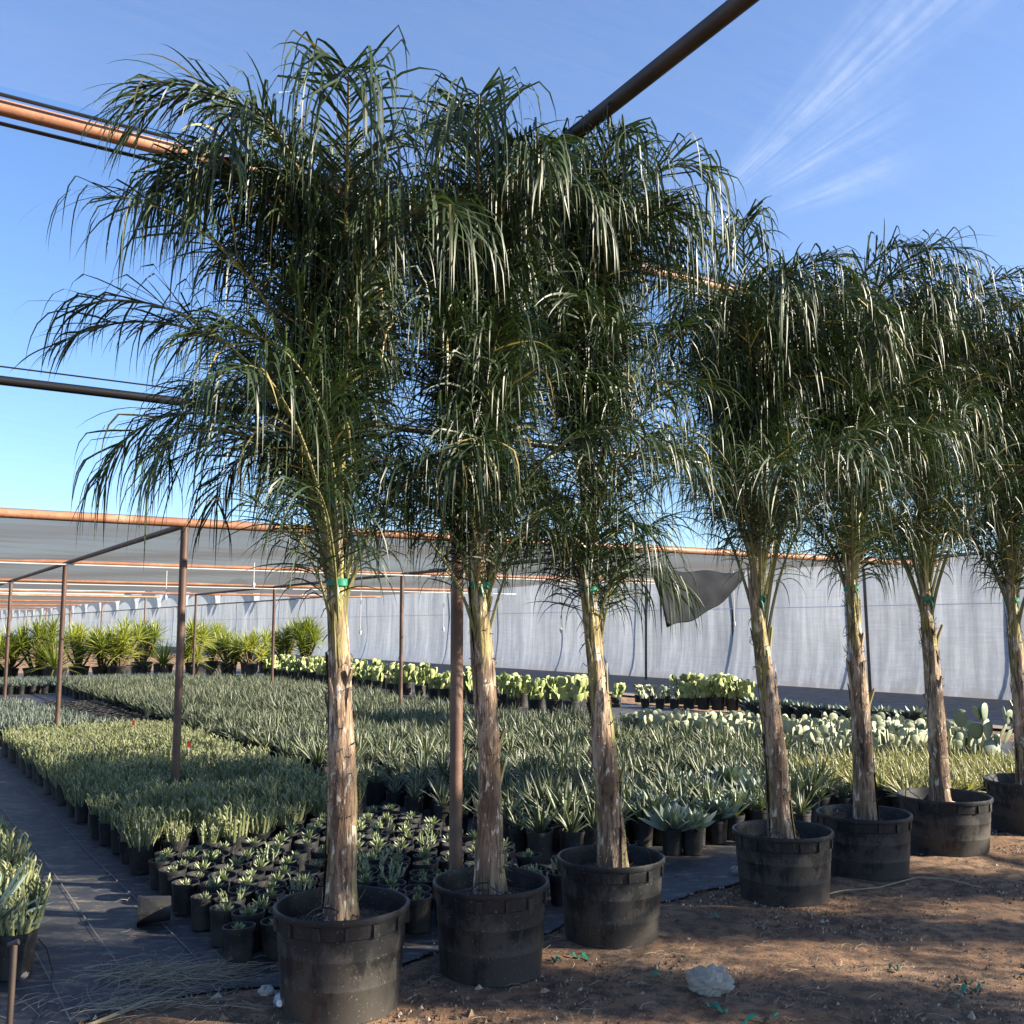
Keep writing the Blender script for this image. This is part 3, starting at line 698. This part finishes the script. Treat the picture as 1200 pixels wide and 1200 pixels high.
def agave(mb, rng, n=26, h=.24, w=.075, z=PH * .86):
    for i in range(n):
        a = i * 2.39996; q = i / n
        blade(mb, (.02 * math.cos(a), .02 * math.sin(a), z), a, .25 + 1.1 * q + rng.normal(0, .05), h * (1 - .35 * q) * rng.uniform(.9, 1.1), w * (1 - .3 * q), -.35, 5, .45, 0, [.6, .85, 1, .95, .6, .03])
def rosette_long(mb, rng, n=22, h=.5, w=.05, z=.2):
    for i in range(n):
        a = i * 2.39996; q = i / n
        blade(mb, (.02 * math.cos(a), .02 * math.sin(a), z), a, .2 + 1.15 * q + rng.normal(0, .05), h * rng.uniform(.85, 1.1), w, .05 + .5 * (1 - q) * rng.random(), 6, .4, 0, [.8, .95, 1, .9, .7, .4, .02])
def pad(mb, c, az, tilt, rx, rz, th, m=0):
    ca, sa = math.cos(az), math.sin(az); vs = []; seg, K = 8, 6
    for k in range(K + 1):
        f = math.pi * k / K; zz_ = -math.cos(f); ww = math.sin(f) ** .8 * (1 + .22 * zz_)
        for i in range(seg):
            a = 2 * math.pi * i / seg
            x, y, z = rx * ww * math.cos(a), th * ww * math.sin(a), rz * (zz_ + 1)
            y2, z2 = y * math.cos(tilt) - z * math.sin(tilt), y * math.sin(tilt) + z * math.cos(tilt)
            vs.append((c[0] + x * ca - y2 * sa, c[1] + x * sa + y2 * ca, c[2] + z2))
    mb.add(vs, [(k * seg + i, k * seg + (i + 1) % seg, (k + 1) * seg + (i + 1) % seg, (k + 1) * seg + i) for k in range(K) for i in range(seg)], m)
    top = rz * 2
    return np.array([c[0] + math.sin(tilt) * top * sa, c[1] - math.sin(tilt) * top * ca, c[2] + math.cos(tilt) * top])
def pear(mb, rng, size=.11, levels=3, stems=3, z=.15, spread=.06):
    for s in range(stems):
        a = rng.uniform(0, 6.28); lv = [(np.array([spread * math.cos(a), spread * math.sin(a), z]), rng.uniform(0, 6.28), 0)]
        while lv:
            c, az, l = lv.pop(); sc_ = size * rng.uniform(.8, 1.1) * (1 - .08 * l)
            t = pad(mb, c, az, rng.normal(0, .3), sc_ * .76, sc_, sc_ * .13)
            if l < levels - 1:
                for k in range(int(rng.integers(1, 3))):
                    off = rng.normal(0, sc_ * .45)
                    lv.append((t + np.array([math.cos(az) * off, math.sin(az) * off, -sc_ * .12 - abs(off) * .3]), az + rng.normal(0, .7), l + 1))
def yucca(mb, rng, heads=11, hgt=1.25):
    for h_ in range(heads):
        a = rng.uniform(0, 6.28); q = rng.uniform(.05, .42); top = np.array([q * math.cos(a), q * math.sin(a), rng.uniform(.38, hgt - .25)])
        mb.tube([(0.05 * math.cos(a), .05 * math.sin(a), .3), tuple(top * np.array([.6, .6, .6]) + np.array([0, 0, .05])), tuple(top)], [.03, .025, .02], 6, 1)
        for i in range(46):
            a2 = i * 2.39996; f = i / 46
            blade(mb, top + np.array([0, 0, .08 * f]), a2, -.25 + 1.65 * f + rng.normal(0, .12), rng.uniform(.32, .52), .032, .35, 4, .25, 0, [.7, 1, .8, .5, .03])
def grasshead(mb, rng, n=70, L=.7, z=.3):
    for i in range(n):
        f = i / n; blade(mb, (.05 * math.cos(i * 2.4), .05 * math.sin(i * 2.4), z + .1 * f), i * 2.39996, .15 + 1.3 * f + rng.normal(0, .1), L * rng.uniform(.75, 1.1), .028, .7 * (1 - f) + .2, 5, .2, 0, [.7, 1, .9, .7, .4, .03])

m_pot = MB(); small_pot(m_pot, PR, PH); POT = m_pot.mesh('pot', [M['smallpot'], M['soil']], True)
mb = MB(); small_pot(mb, PR, PH); REDPOT = mb.mesh('pot', [M['redpot'], M['soil']])
mb = MB(); small_pot(mb, .15, .26, seg=20); MIDPOT = mb.mesh('pot', [M['smallpot'], M['soil']])
mb = MB(); small_pot(mb, .24, .36, seg=22); TUB = mb.mesh('pot', [M['pot'], M['soil']])
SHOOT = fam(shoots, 8, 'plant', [M['shoot']]); TINY = fam(tiny, 7, 'plant', [M['small']]); ALOE = fam(aloe, 8, 'plant', [M['aloe']])
AGAVE = fam(agave, 5, 'plant', [M['agave']]); GREY = fam(lambda m_, r_: tiny(m_, r_, 22, .13), 5, 'plant', [M['grey']])
LITTLE = fam(lambda m_, r_: shoots(m_, r_, 9, .10), 5, 'plant', [M['small']])
PEAR = fam(lambda m_, r_: pear(m_, r_, .085, 3, 8, .22, .12), 7, 'plant', [M['pear']])
PALEPEAR = fam(lambda m_, r_: pear(m_, r_, .085, 3, 5, .22, .1), 5, 'plant', [M['palepear']])
BUD = fam(lambda m_, r_: pear(m_, r_, .055, 2, 5, PH * .86, .05), 6, 'plant', [M['palepear']])
YUC = fam(yucca, 5, 'plant', [M['yucca'], M['fibre']]); GRS = fam(grasshead, 3, 'plant', [M['yucca']])
BIGROS = fam(rosette_long, 3, 'plant', [M['bluagave']])
DRYISH = fam(lambda m_, r_: rosette_long(m_, r_, 34, .15, .018, .15), 4, 'plant', [M['dryleaf']])

def in_view(p, mx=40):
    r = np.array([p[0], p[1], p[2] - H]); c, s = math.cos(PITCH), math.sin(PITCH)
    yy = r[1] * c + r[2] * s; zz_ = -r[1] * s + r[2] * c
    if yy < .2: return False
    x, y = 600 + F * r[0] / yy, 600 - F * zz_ / yy
    return -mx < x < 1200 + mx and -mx < y < 1200 + mx
def potted(name, label, cat, group, p, plant, pot=POT, sca=1.0, psc=1.0):
    o = thing(name, label, cat, (p[0], p[1], p[2] if len(p) > 2 else 0), group, random.uniform(0, 6.28), sca)
    o.rotation_euler = (random.gauss(0, .035), random.gauss(0, .035), o.rotation_euler[2])
    if pot: link('pot', pot, o)
    if plant: link('plant', plant, o, (0, 0, PH * .86 * (1 - psc)) if psc != 1 else None, 0, psc)
    return o
def merge_stuff(name, items, mats, kind_label, cat):
    """items: list of (mesh, loc, rz, scale); everything the photo shows only as a mass"""
    V, FF, MI = [], [], []; n = 0; cache = {}
    for me, p, rz, s, mo in items:
        if me.name not in cache:
            co = np.empty(len(me.vertices) * 3); me.vertices.foreach_get('co', co)
            cache[me.name] = (co.reshape(-1, 3), [tuple(q.vertices) for q in me.polygons], [q.material_index for q in me.polygons])
        co, f, mi = cache[me.name]; c, sn = math.cos(rz), math.sin(rz)
        q = co * s; V.append(np.stack([q[:, 0] * c - q[:, 1] * sn + p[0], q[:, 0] * sn + q[:, 1] * c + p[1], q[:, 2] + p[2]], 1))
        FF += [tuple(i + n for i in a) for a in f]; MI += [x + mo for x in mi]; n += len(co)
    mb = MB(); mb.v = V; mb.f = FF; mb.m = MI; mb.n = n
    return tag(mb.build(name, mats), kind_label, cat, None, 'stuff')

posts = [G(UM, T0)] + [G(u, t) for t in rowsT for u in cols]
def clear(p): return all(math.hypot(p[0] - q[0], p[1] - q[1]) > .15 for q in posts)
def grid(u0, u1, t0, t1, s, jit=.02, fn=None):
    out = []; j = 0; t = t0
    while t < t1:
        u = u0 + (s / 2 if j % 2 else 0)
        while u < u1:
            q = (u + random.uniform(-jit, jit), t + random.uniform(-jit, jit)); p = G(*q, .012)
            if random.random() > .025 and clear(p) and (fn is None or fn(*q)) and in_view(p + np.array([0, 0, .2])): out.append(p)
            u += s
        t += s * .87; j += 1
    out.sort(key=lambda p: p[0] ** 2 + p[1] ** 2); return out
# bed of small young succulents in front
for p in grid(1.66, 3.72, 5.05, 7.75, .195, .02, lambda u, t: t < 7.35 + .35 * math.sin(u * 2.2) + .2 * (u - 2.5)):
    r = random.random()
    potted('potted_succulent', 'small pale green succulent in a round black pot, front bed behind the first palms', 'succulent', 'young succulents in the front bed', p,
           random.choice(TINY if r < .88 else LITTLE) if r < .97 else None, POT, random.uniform(.95, 1.05), random.uniform(.5, .92))
# tall green shoots behind
pts = grid(1.66, 3.75, 7.2, 15.2, .20, .03, lambda u, t: t >= 7.35 + .35 * math.sin(u * 2.2) + .2 * (u - 2.5))
for p in pts[:280]:
    potted('potted_shoot_plant', 'upright many-stemmed green succulent in a black pot, dense bed beside the fabric path', 'succulent plant', 'green shoot plants of the dense bed', p, random.choice(SHOOT), POT, random.uniform(.9, 1.1), random.uniform(.75, 1.15) * (1 + .25 * float(vnoise(p[0], p[1], 1.1))))
it = []
for p in pts[280:]:
    rz, s = random.uniform(0, 6.28), random.uniform(.9, 1.1); it += [(POT, p, rz, s, 0), (random.choice(SHOOT), p, rz, s, 2)]
if it: merge_stuff('shoot_plants', it, [M['smallpot'], M['soil'], M['shoot']], 'far end of the green shoot plant bed', 'plants')
# left bed
for p in grid(-1.2, .88, 5.45, 10.2, .21, .02):
    potted('potted_shoot_plant', 'upright dark green succulent in a black pot, left of the fabric path', 'succulent plant', 'succulents left of the path', p, random.choice(SHOOT), POT, random.uniform(1.0, 1.2), random.uniform(.85, 1.1))
# aloe bed
def aloe_zone(u, t): return t > 5.75 + .15 * math.sin(u * 1.7) + (.0 if u < 6.6 else .25) and not (9.6 < t < 9.95) and u < 9.4 - .12 * max(0, t - 10) and not (u > 7.5 and t < 7.3)
pts = grid(4.12, 9.6, 5.6, 17.5, .225, .045, aloe_zone)
for p in pts[:300]:
    potted('potted_aloe', 'grey-green aloe with upright pointed leaves in the wide middle bed', 'aloe', 'aloes of the wide middle bed', p, random.choice(ALOE) if random.random() > .04 else None, POT, random.uniform(.9, 1.2), random.uniform(.62, 1.08) * (1 + .22 * float(vnoise(p[0], p[1], .9))))
it = []
for p in pts[300:]:
    rz, s = random.uniform(0, 6.28), random.uniform(.8, 1.2) * (1 + .2 * float(vnoise(p[0], p[1], .9))); it += [(POT, p, rz, s, 0), (random.choice(ALOE), p, rz, s, 2)]
for p in grid(4.2, 9.0, 18.2, 27, .25, .04):
    rz, s = random.uniform(0, 6.28), random.uniform(.9, 1.2); it += [(POT, p, rz, s, 0), (random.choice(ALOE), p, rz, s, 2)]
merge_stuff('aloe_plants', it, [M['smallpot'], M['soil'], M['aloe']], 'rear mass of the grey-green aloe bed', 'plants')
# broad pale agaves at the bed front
for (x, y) in ((765, 985), (788, 1000), (812, 1000), (840, 985), (865, 975), (886, 962), (745, 968), (822, 962), (800, 950), (858, 945), (895, 940)):
    p = P(x, y, .012)
    potted('potted_agave', 'broad-leaved pale agave in a black pot at the front corner of the aloe bed', 'agave', 'pale agaves at the bed corner', p, random.choice(AGAVE), POT, random.uniform(1.0, 1.15), random.uniform(.85, 1.15))
for (x, y) in ((930, 965), (948, 958), (640, 985), (668, 990), (700, 992)):
    potted('potted_aloe', 'dark aloe in a black pot close behind the palm tubs', 'aloe', 'aloes close behind the tubs', P(x, y, .012), random.choice(ALOE), POT, 1.2, 1.2)
# pale young prickly pears
for p in grid(9.4, 12.0, 7.4, 14.5, .24, .03)[:170]:
    potted('potted_young_cactus', 'small pale paddle cactus in a black pot, right rear bed', 'young cactus', 'young paddle cacti of the right rear bed', p, random.choice(BUD), POT, random.uniform(1, 1.25), random.uniform(.9, 1.3))
for p in grid(7.6, 10.4, 5.5, 7.25, .26, .04):
    potted('potted_dry_plant', 'yellowish spiky little plant in a black pot behind the far tubs', 'spiky plant', 'yellowish spiky plants behind the far tubs', p, random.choice(DRYISH), POT, 1.2, 1.15)
# grey bed and empty pots at the left rear
pts = grid(-4.5, 3.3, 15.7, 21.5, .24, .03, lambda u, t: u < 3.1 - .1 * (t - 15.7) or t < 16)
for p in pts[:180]:
    potted('potted_grey_succulent', 'low grey-green rosette in a black pot, left rear bed under the low roof', 'grey succulent', 'grey rosettes of the left rear bed', p, random.choice(GREY), POT, 1.1, 1.1)
it = []
for p in pts[180:] + grid(-4, 8, 27.5, 31, .27, .03) :
    rz = random.uniform(0, 6.28); it += [(POT, p, rz, 1.1, 0), (random.choice(GREY), p, rz, 1.1, 2)]
merge_stuff('grey_rosettes', it, [M['smallpot'], M['soil'], M['grey']], 'far rows of grey-green rosettes at the left rear', 'plants')
pts = grid(3.1, 4.0, 16.0, 25, .2, .015) + grid(1.6, 3.0, 22.2, 26, .2, .015)
for p in pts[:150]:
    potted('empty_pot', 'empty round black nursery pot standing in the block of empties', 'empty pot', 'empty black pots at the left rear', p, None, POT, random.uniform(1, 1.1))
p = P(162, 838, .012); potted('empty_pot', 'single orange-red nursery pot at the edge of the empty black pots', 'empty pot', None, p, None, REDPOT, 1.15)
for (x, y) in ((156, 850), (221, 876)):
    p = P(x, y, .36); o = tag(link('plant_tag', None), 'small red plant tag poking out of the green shoot bed', 'plant tag', 'red plant tags'); o.location = tuple(p)
    mb = MB(); mb.box((0, 0, .03), .03, .003, .06); mb.build('flag', M['redtag'], o); mb = MB(); mb.box((0, .004, -.12), .008, .002, .24); mb.build('stake', M['wtube'], o)

# prickly pear rows
def rowof(n, u0, u1, t0, t1):
    return [G(u0 + (u1 - u0) * (i + random.uniform(-.2, .2)) / n, t0 + (t1 - t0) * (i + random.uniform(-.2, .2)) / n, .012) for i in range(n)]
for row_u in (11.0, 11.55):
    for p in rowof(30, row_u, row_u + .6, 15.2, 34):
        potted('prickly_pear', 'yellow-green prickly pear in the long row behind the aloe bed', 'cactus', 'prickly pears in the long row', p, random.choice(PEAR), MIDPOT, random.uniform(.85, 1.2))
for i in range(16):
    x = 748 + i * 8.5; y = 823 + (i % 2) * 5 + i * .35
    big_ = i > 5
    potted('prickly_pear', 'pale prickly pear in the short row before the plastic wall', 'cactus', 'pale prickly pears before the wall', P(x, y, .012), random.choice(PEAR if big_ else PALEPEAR), MIDPOT, random.uniform(.75, .95) * (1.15 if big_ else .8))
potted('prickly_pear', 'lone small prickly pear standing by itself beside the third palm trunk', 'cactus', None, P(722, 828, .012), PEAR[1], MIDPOT, .75)
for i in range(11):
    x = 885 + i * 19; y = 846 + i * 1.5
    potted('potted_agave', 'spreading pale agave in a wide black pot before the plastic wall', 'agave', 'agaves in wide pots before the wall', P(x, y, .012), random.choice(AGAVE), MIDPOT, random.uniform(1.1, 1.4))
mb = MB(); rng = np.random.default_rng(3); pear(mb, rng, .135, 3, 4, .22, .14); bigp = mb.mesh('plant', [M['bigpear']])
potted('prickly_pear', 'big blue-green prickly pear with large round pads between the two farthest palm trunks', 'cactus', None, P(1158, 915, .012), bigp, MIDPOT, .92)
# yucca shrubs across the far end
xs = [8, 42, 62, 92, 120, 140, 165, 190, 228, 250, 268, 292, 312, 335, 358, -15]
for i, x in enumerate(xs):
    p = P(x, 803 - x * .05 + (i % 3) * 2, .012); g = i % 5 == 2
    potted('yucca_shrub', ('grassy arching yucca clump' if g else 'bushy many-headed yucca shrub') + ' in a black tub at the far end of the beds', 'yucca', 'yucca shrubs at the far end', p, random.choice(GRS if g else YUC), TUB, random.uniform(1.2, 1.5))
# blue agave at the left edge
potted('potted_agave', 'large blue agave with long sword leaves at the left edge of the path', 'agave', None, P(-28, 1140, .012), BIGROS[0], MIDPOT, .8)

# ------------------------------------------------------------------ ground litter
rng = np.random.default_rng(11)
mb = MB()
for i in range(42000):
    k = rng.random()
    u, t = rng.uniform(-3, 9), rng.uniform(.9, 5.2)
    if t > edge_t(u) + (.35 if rng.random() < .05 else -.0): continue
    p = G(u, t, .012)
    if not in_view(p, 30): continue
    s = rng.uniform(.0035, .012) * (2.4 if k > .985 else 1)
    ca = rng.uniform(0, 6.28); v = rng.uniform(.5, 1, 5)
    vs = [(p[0] + s * math.cos(ca + q * 1.57) * v[q] * (1.5 if q % 2 else .8), p[1] + s * math.sin(ca + q * 1.57) * v[q] * (1.5 if q % 2 else .8), .004) for q in range(4)] + [(p[0] + s * .2, p[1], .012 + s * v[4] * .9)]
    mb.add(vs, [(0, 1, 4), (1, 2, 4), (2, 3, 4), (3, 0, 4)])
tag(mb.build('wood_chip_litter', M['chip'], smooth=False), 'scattered bark chips and pebbles over the brown dirt', 'litter', None, 'stuff')
mb = MB()
def straw(c, sp, n, L):
    for i in range(n):
        p = np.array(c) + rng.normal(0, 1, 3) * np.array(sp); a = rng.uniform(0, 6.28) if rng.random() < .5 else .5 + rng.normal(0, .35); l = L * rng.uniform(.4, 1.2)
        z = .016 + abs(rng.normal(0, sp[2]))
        q = [(p[0] + math.cos(a) * l * f + .02 * math.sin(f * 3 + i), p[1] + math.sin(a) * l * f, z + .02 * math.sin(f * 3.1) * rng.random()) for f in (0, .33, .66, 1)]
        mb.tube(q, [.0012, .0012, .001, .0005], 3, 0, False)
straw(P(200, 1150), (.16, .08, .012), 420, .22); straw(P(150, 1185), (.2, .05, .008), 120, .25)
for i in range(60): straw(P(rng.uniform(480, 1180), rng.uniform(1080, 1200)), (.05, .05, .003), 5, .10)
for i in range(26): straw(P(rng.uniform(60, 330), rng.uniform(1030, 1200)), (.05, .05, .003), 3, .08)
tag(mb.build('dry_grass_litter', M['straw']), 'wisps of dry grass and straw lying on fabric and dirt', 'litter', None, 'stuff')
mb = MB(); q = [P(95, 1205, .02), P(150, 1183, .03), P(205, 1158, .03)]; mb.tube(q, [.008, .007, .004], 6); tag(mb.build('dry_stalk', M['straw']), 'long dry stalk lying over the straw heap at the path end', 'stalk')
def rock(c, s, seed, name, m, label, cat, group=None, sq=.7):
    g = np.random.default_rng(seed); mb = MB(); vs = []; K, S_ = 7, 10
    for k in range(K + 1):
        f = math.pi * k / K
        for i in range(S_):
            a = 2 * math.pi * i / S_; r = s * (1 + g.normal(0, .13))
            vs.append((r * math.sin(f) * math.cos(a) * 1.15, r * math.sin(f) * math.sin(a), s * sq * .9 + r * sq * -math.cos(f)))
    mb.add(vs, [(k * S_ + i, k * S_ + (i + 1) % S_, (k + 1) * S_ + (i + 1) % S_, (k + 1) * S_ + i) for k in range(K) for i in range(S_)])
    return tag(mb.build(name, M[m], None, False, c), label, cat, group)
rock(P(312, 1167, .008), .034, 1, 'rock', 'rock', 'pale fist-sized rock lying left of the nearest tub', 'rock')
rock(P(24, 1147, .008), .028, 2, 'rock', 'rock', 'yellowish rock on the fabric beside the thin stake', 'rock')
rock(P(862, 1022, .02), .03, 3, 'rock', 'rock', 'pale rock at the foot of the agave pots, left of the fourth tub', 'rock')
# crumpled plastic bag
g = np.random.default_rng(5); mb = MB(); vs = []; K_, S_ = 18, 34
dirs = norm(g.normal(0, 1, (34, 3))); fq = g.uniform(3, 14, 34); ph = g.uniform(0, 6.28, 34)
for k in range(K_ + 1):
    f = math.pi * k / K_
    for i in range(S_):
        a = 2 * math.pi * i / S_; n_ = np.array([math.sin(f) * math.cos(a), math.sin(f) * math.sin(a), -math.cos(f)])
        q = np.abs(np.sin(fq * (dirs @ n_) + ph)) / fq ** .6
        r = .78 + .62 * (q.sum() / 3.0 - 1.75) + .05 * math.sin(3 * a)
        vs.append((.085 * n_[0] * r, .062 * n_[1] * r, max(.0, .04 + .058 * n_[2] * r)))
mb.add(vs, [(k * S_ + i, k * S_ + (i + 1) % S_, (k + 1) * S_ + (i + 1) % S_, (k + 1) * S_ + i) for k in range(K_) for i in range(S_)])
o = mb.build('plastic_bag', M['bag'], None, False, P(832, 1162, .014)); o.rotation_euler = (0, 0, -.3); tag(o, 'crumpled clear plastic bag lying on the brown dirt', 'plastic bag')
# white bottle against the first tub
o = thing('bottle', 'small pale plastic bottle lying against the left side of the nearest tub', 'bottle', P(328, 1172, .03)); o.rotation_euler = (R(78), 0, R(12))
mb = MB(); mb.lathe([(.001, -.07), (.026, -.07), (.028, -.06), (.028, .04), (.012, .075), (.012, .088)], 16); mb.build('body', M['bottle'], o)
mb = MB(); mb.lathe([(.014, .086), (.014, .105), (.001, .106)], 12); mb.build('cap', M['wtube'], o)
# tipped black pot by the path corner
o = potted('tipped_pot', 'black pot tipped on its side at the corner of the young succulent bed', 'tipped pot', None, P(222, 1072, .085), None, None)
link('pot', POT, o); o.rotation_euler = (R(90), R(10), R(-70)); o.location = tuple(P(200, 1064, .084))
# scraps of green tie ribbon
for i, (x, y, a, L) in enumerate(((680, 1122, -.5, .10), (768, 1145, .2, .12), (840, 1182, -1.0, .13), (890, 1196, .2, .18), (1140, 1160, .3, .13), (1050, 1136, .1, .06), (652, 1126, .6, .06), (838, 1075, -.5, .05))):
    p = P(x, y, .022); mb = MB(); vs = []
    for k in range(9):
        f = k / 8 - .5; c = np.array([f * L * math.cos(a), f * L * math.sin(a) + .02 * math.sin(f * 9 + i), .010 * math.sin(f * 11 + i) + .008])
        w = np.array([-math.sin(a), math.cos(a), .5 * math.sin(f * 8 + i)]) * .009
        vs += [c - w, c + w]
    mb.add(vs, [(2 * k, 2 * k + 1, 2 * k + 3, 2 * k + 2) for k in range(8)])
    tag(mb.build('ribbon_scrap', M['ribbon'], None, True, p), 'torn scrap of green tie ribbon on the dirt among the tubs', 'ribbon scrap', 'green ribbon scraps on the dirt')
# stake and drip hose at the left
o = thing('garden_stake', 'short dark pipe stake rising from the dirt at the lower left corner', 'stake', P(10, 1215))
mb = MB(); mb.tube([(0, 0, 0), (.002, .0, .18), (.003, 0, .36)], .013, 10); mb.build('shaft', M['darkpipe'], o)
mb = MB(); mb.tube([(-.02, 0, .355), (.02, 0, .37)], .012, 8); mb.build('joint', M['tube'], o)
mb = MB(); q = [P(45, 1100, .16), P(55, 1112, .10), P(62, 1140, .02), P(56, 1170, .02), P(40, 1205, .02)]; mb.tube(q, .0035, 6)
tag(mb.build('drip_hose', M['tube']), 'thin drip hose looping from the left pots over the fabric', 'hose')
mb = MB(); q = [P(x, y, .03) for x, y in ((955, 1052), (985, 1044), (1030, 1040), (1075, 1028), (1110, 1030), (1150, 1040))]; mb.tube(q, .0045, 6)
tag(mb.build('drip_hose', M['straw']), 'pale hose lying on the dirt along the foot of the fifth tub', 'hose')

# ------------------------------------------------------------------ light
SUN_EL, SUN_AZ = R(24), R(-8)      # azimuth measured from +X
w = bpy.data.worlds.new('World'); sc.world = w; w.use_nodes = True; nt = w.node_tree
bg = nt.nodes['Background']; bg.inputs[1].default_value = .053
sky = N(nt, 'ShaderNodeTexSky', sky_type='NISHITA'); sky.sun_disc = False; sky.sun_elevation = SUN_EL; sky.sun_rotation = R(90) - SUN_AZ
sky.air_density = 1.0; sky.dust_density = .4; sky.ozone_density = 3.0
# sunlit streaks of the shade cloth, painted into the sky colour as a pale fan
tc = N(nt, 'ShaderNodeTexCoord')
D0 = norm(ray(770, 300)); Dx = norm(np.cross(D0, [0, 0, 1])); Dy = np.cross(Dx, D0)
def dot(v):
    n_ = N(nt, 'ShaderNodeVectorMath', operation='DOT_PRODUCT'); nt.links.new(tc.outputs['Generated'], n_.inputs[0]); n_.inputs[1].default_value = tuple(v); return n_.outputs['Value']
px, py = mth(nt, 'DIVIDE', dot(Dx), dot(D0)), mth(nt, 'DIVIDE', dot(Dy), dot(D0))
ang = mth(nt, 'ARCTAN2', py, px); rad = mth(nt, 'SQRT', mth(nt, 'ADD', mth(nt, 'MULTIPLY', px, px), mth(nt, 'MULTIPLY', py, py)))
cmb = N(nt, 'ShaderNodeCombineXYZ'); nt.links.new(mth(nt, 'MULTIPLY', ang, 14), cmb.inputs[0]); nt.links.new(mth(nt, 'MULTIPLY', rad, 2.5), cmb.inputs[1])
nn = N(nt, 'ShaderNodeTexNoise'); nn.inputs['Scale'].default_value = 3.0; nn.inputs['Detail'].default_value = 6; nt.links.new(cmb.outputs[0], nn.inputs['Vector'])
def band(a0, hw, r0, r1):
    x = mth(nt, 'SUBTRACT', 1.0, mth(nt, 'DIVIDE', mth(nt, 'ABSOLUTE', mth(nt, 'SUBTRACT', ang, a0)), hw)); x = mth(nt, 'MAXIMUM', x, 0)
    mr = N(nt, 'ShaderNodeMapRange', interpolation_type='SMOOTHSTEP'); mr.inputs[1].default_value = r0; mr.inputs[2].default_value = r0 + .08; nt.links.new(rad, mr.inputs[0])
    m2 = N(nt, 'ShaderNodeMapRange', interpolation_type='SMOOTHSTEP'); m2.inputs[1].default_value = r1; m2.inputs[2].default_value = r1 + .12; m2.inputs[3].default_value = 1; m2.inputs[4].default_value = 0; nt.links.new(rad, m2.inputs[0])
    return mth(nt, 'MULTIPLY', mth(nt, 'MULTIPLY', x, mr.outputs[0]), m2.outputs[0])
s_ = mth(nt, 'ADD', band(.72, .17, .03, .62), mth(nt, 'ADD', band(.50, .11, .08, .17), band(.31, .10, .09, .17)))
n2_ = N(nt, 'ShaderNodeTexNoise'); n2_.inputs['Scale'].default_value = 38; n2_.inputs['Detail'].default_value = 8; n2_.inputs['Roughness'].default_value = .7; nt.links.new(tc.outputs['Generated'], n2_.inputs['Vector'])
s_ = mth(nt, 'MULTIPLY', s_, ramp(nt, n2_.outputs[0], [(.3, .35), (.65, 1.25)]))
s_ = mth(nt, 'MULTIPLY', s_, ramp(nt, nn.outputs[0], [(.3, .1), (.6, 1)]))
col = mixc(nt, mth(nt, 'MULTIPLY', s_, .21), mixc(nt, 1, sky.outputs[0], (.86, .98, 1.17), 'MULTIPLY'), (5.0, 5.4, 6.2))
nt.links.new(col, bg.inputs[0])
sd = bpy.data.lights.new('sun', 'SUN'); sd.energy = 4.4; sd.angle = R(.5); sd.color = (1, .89, .71)
so = bpy.data.objects.new('sun', sd); COL.objects.link(so)
v = Vector((math.cos(SUN_EL) * math.cos(SUN_AZ), math.cos(SUN_EL) * math.sin(SUN_AZ), math.sin(SUN_EL)))
so.rotation_euler = v.to_track_quat('Z', 'Y').to_euler(); so.location = tuple(v * 50)
vs_ = sc.view_settings; vs_.view_transform = 'Standard'; vs_.look = 'None'; vs_.exposure = 2.22; vs_.gamma = 1
sc.cycles.max_bounces = 6; sc.cycles.transparent_max_bounces = 16; sc.cycles.diffuse_bounces = 3
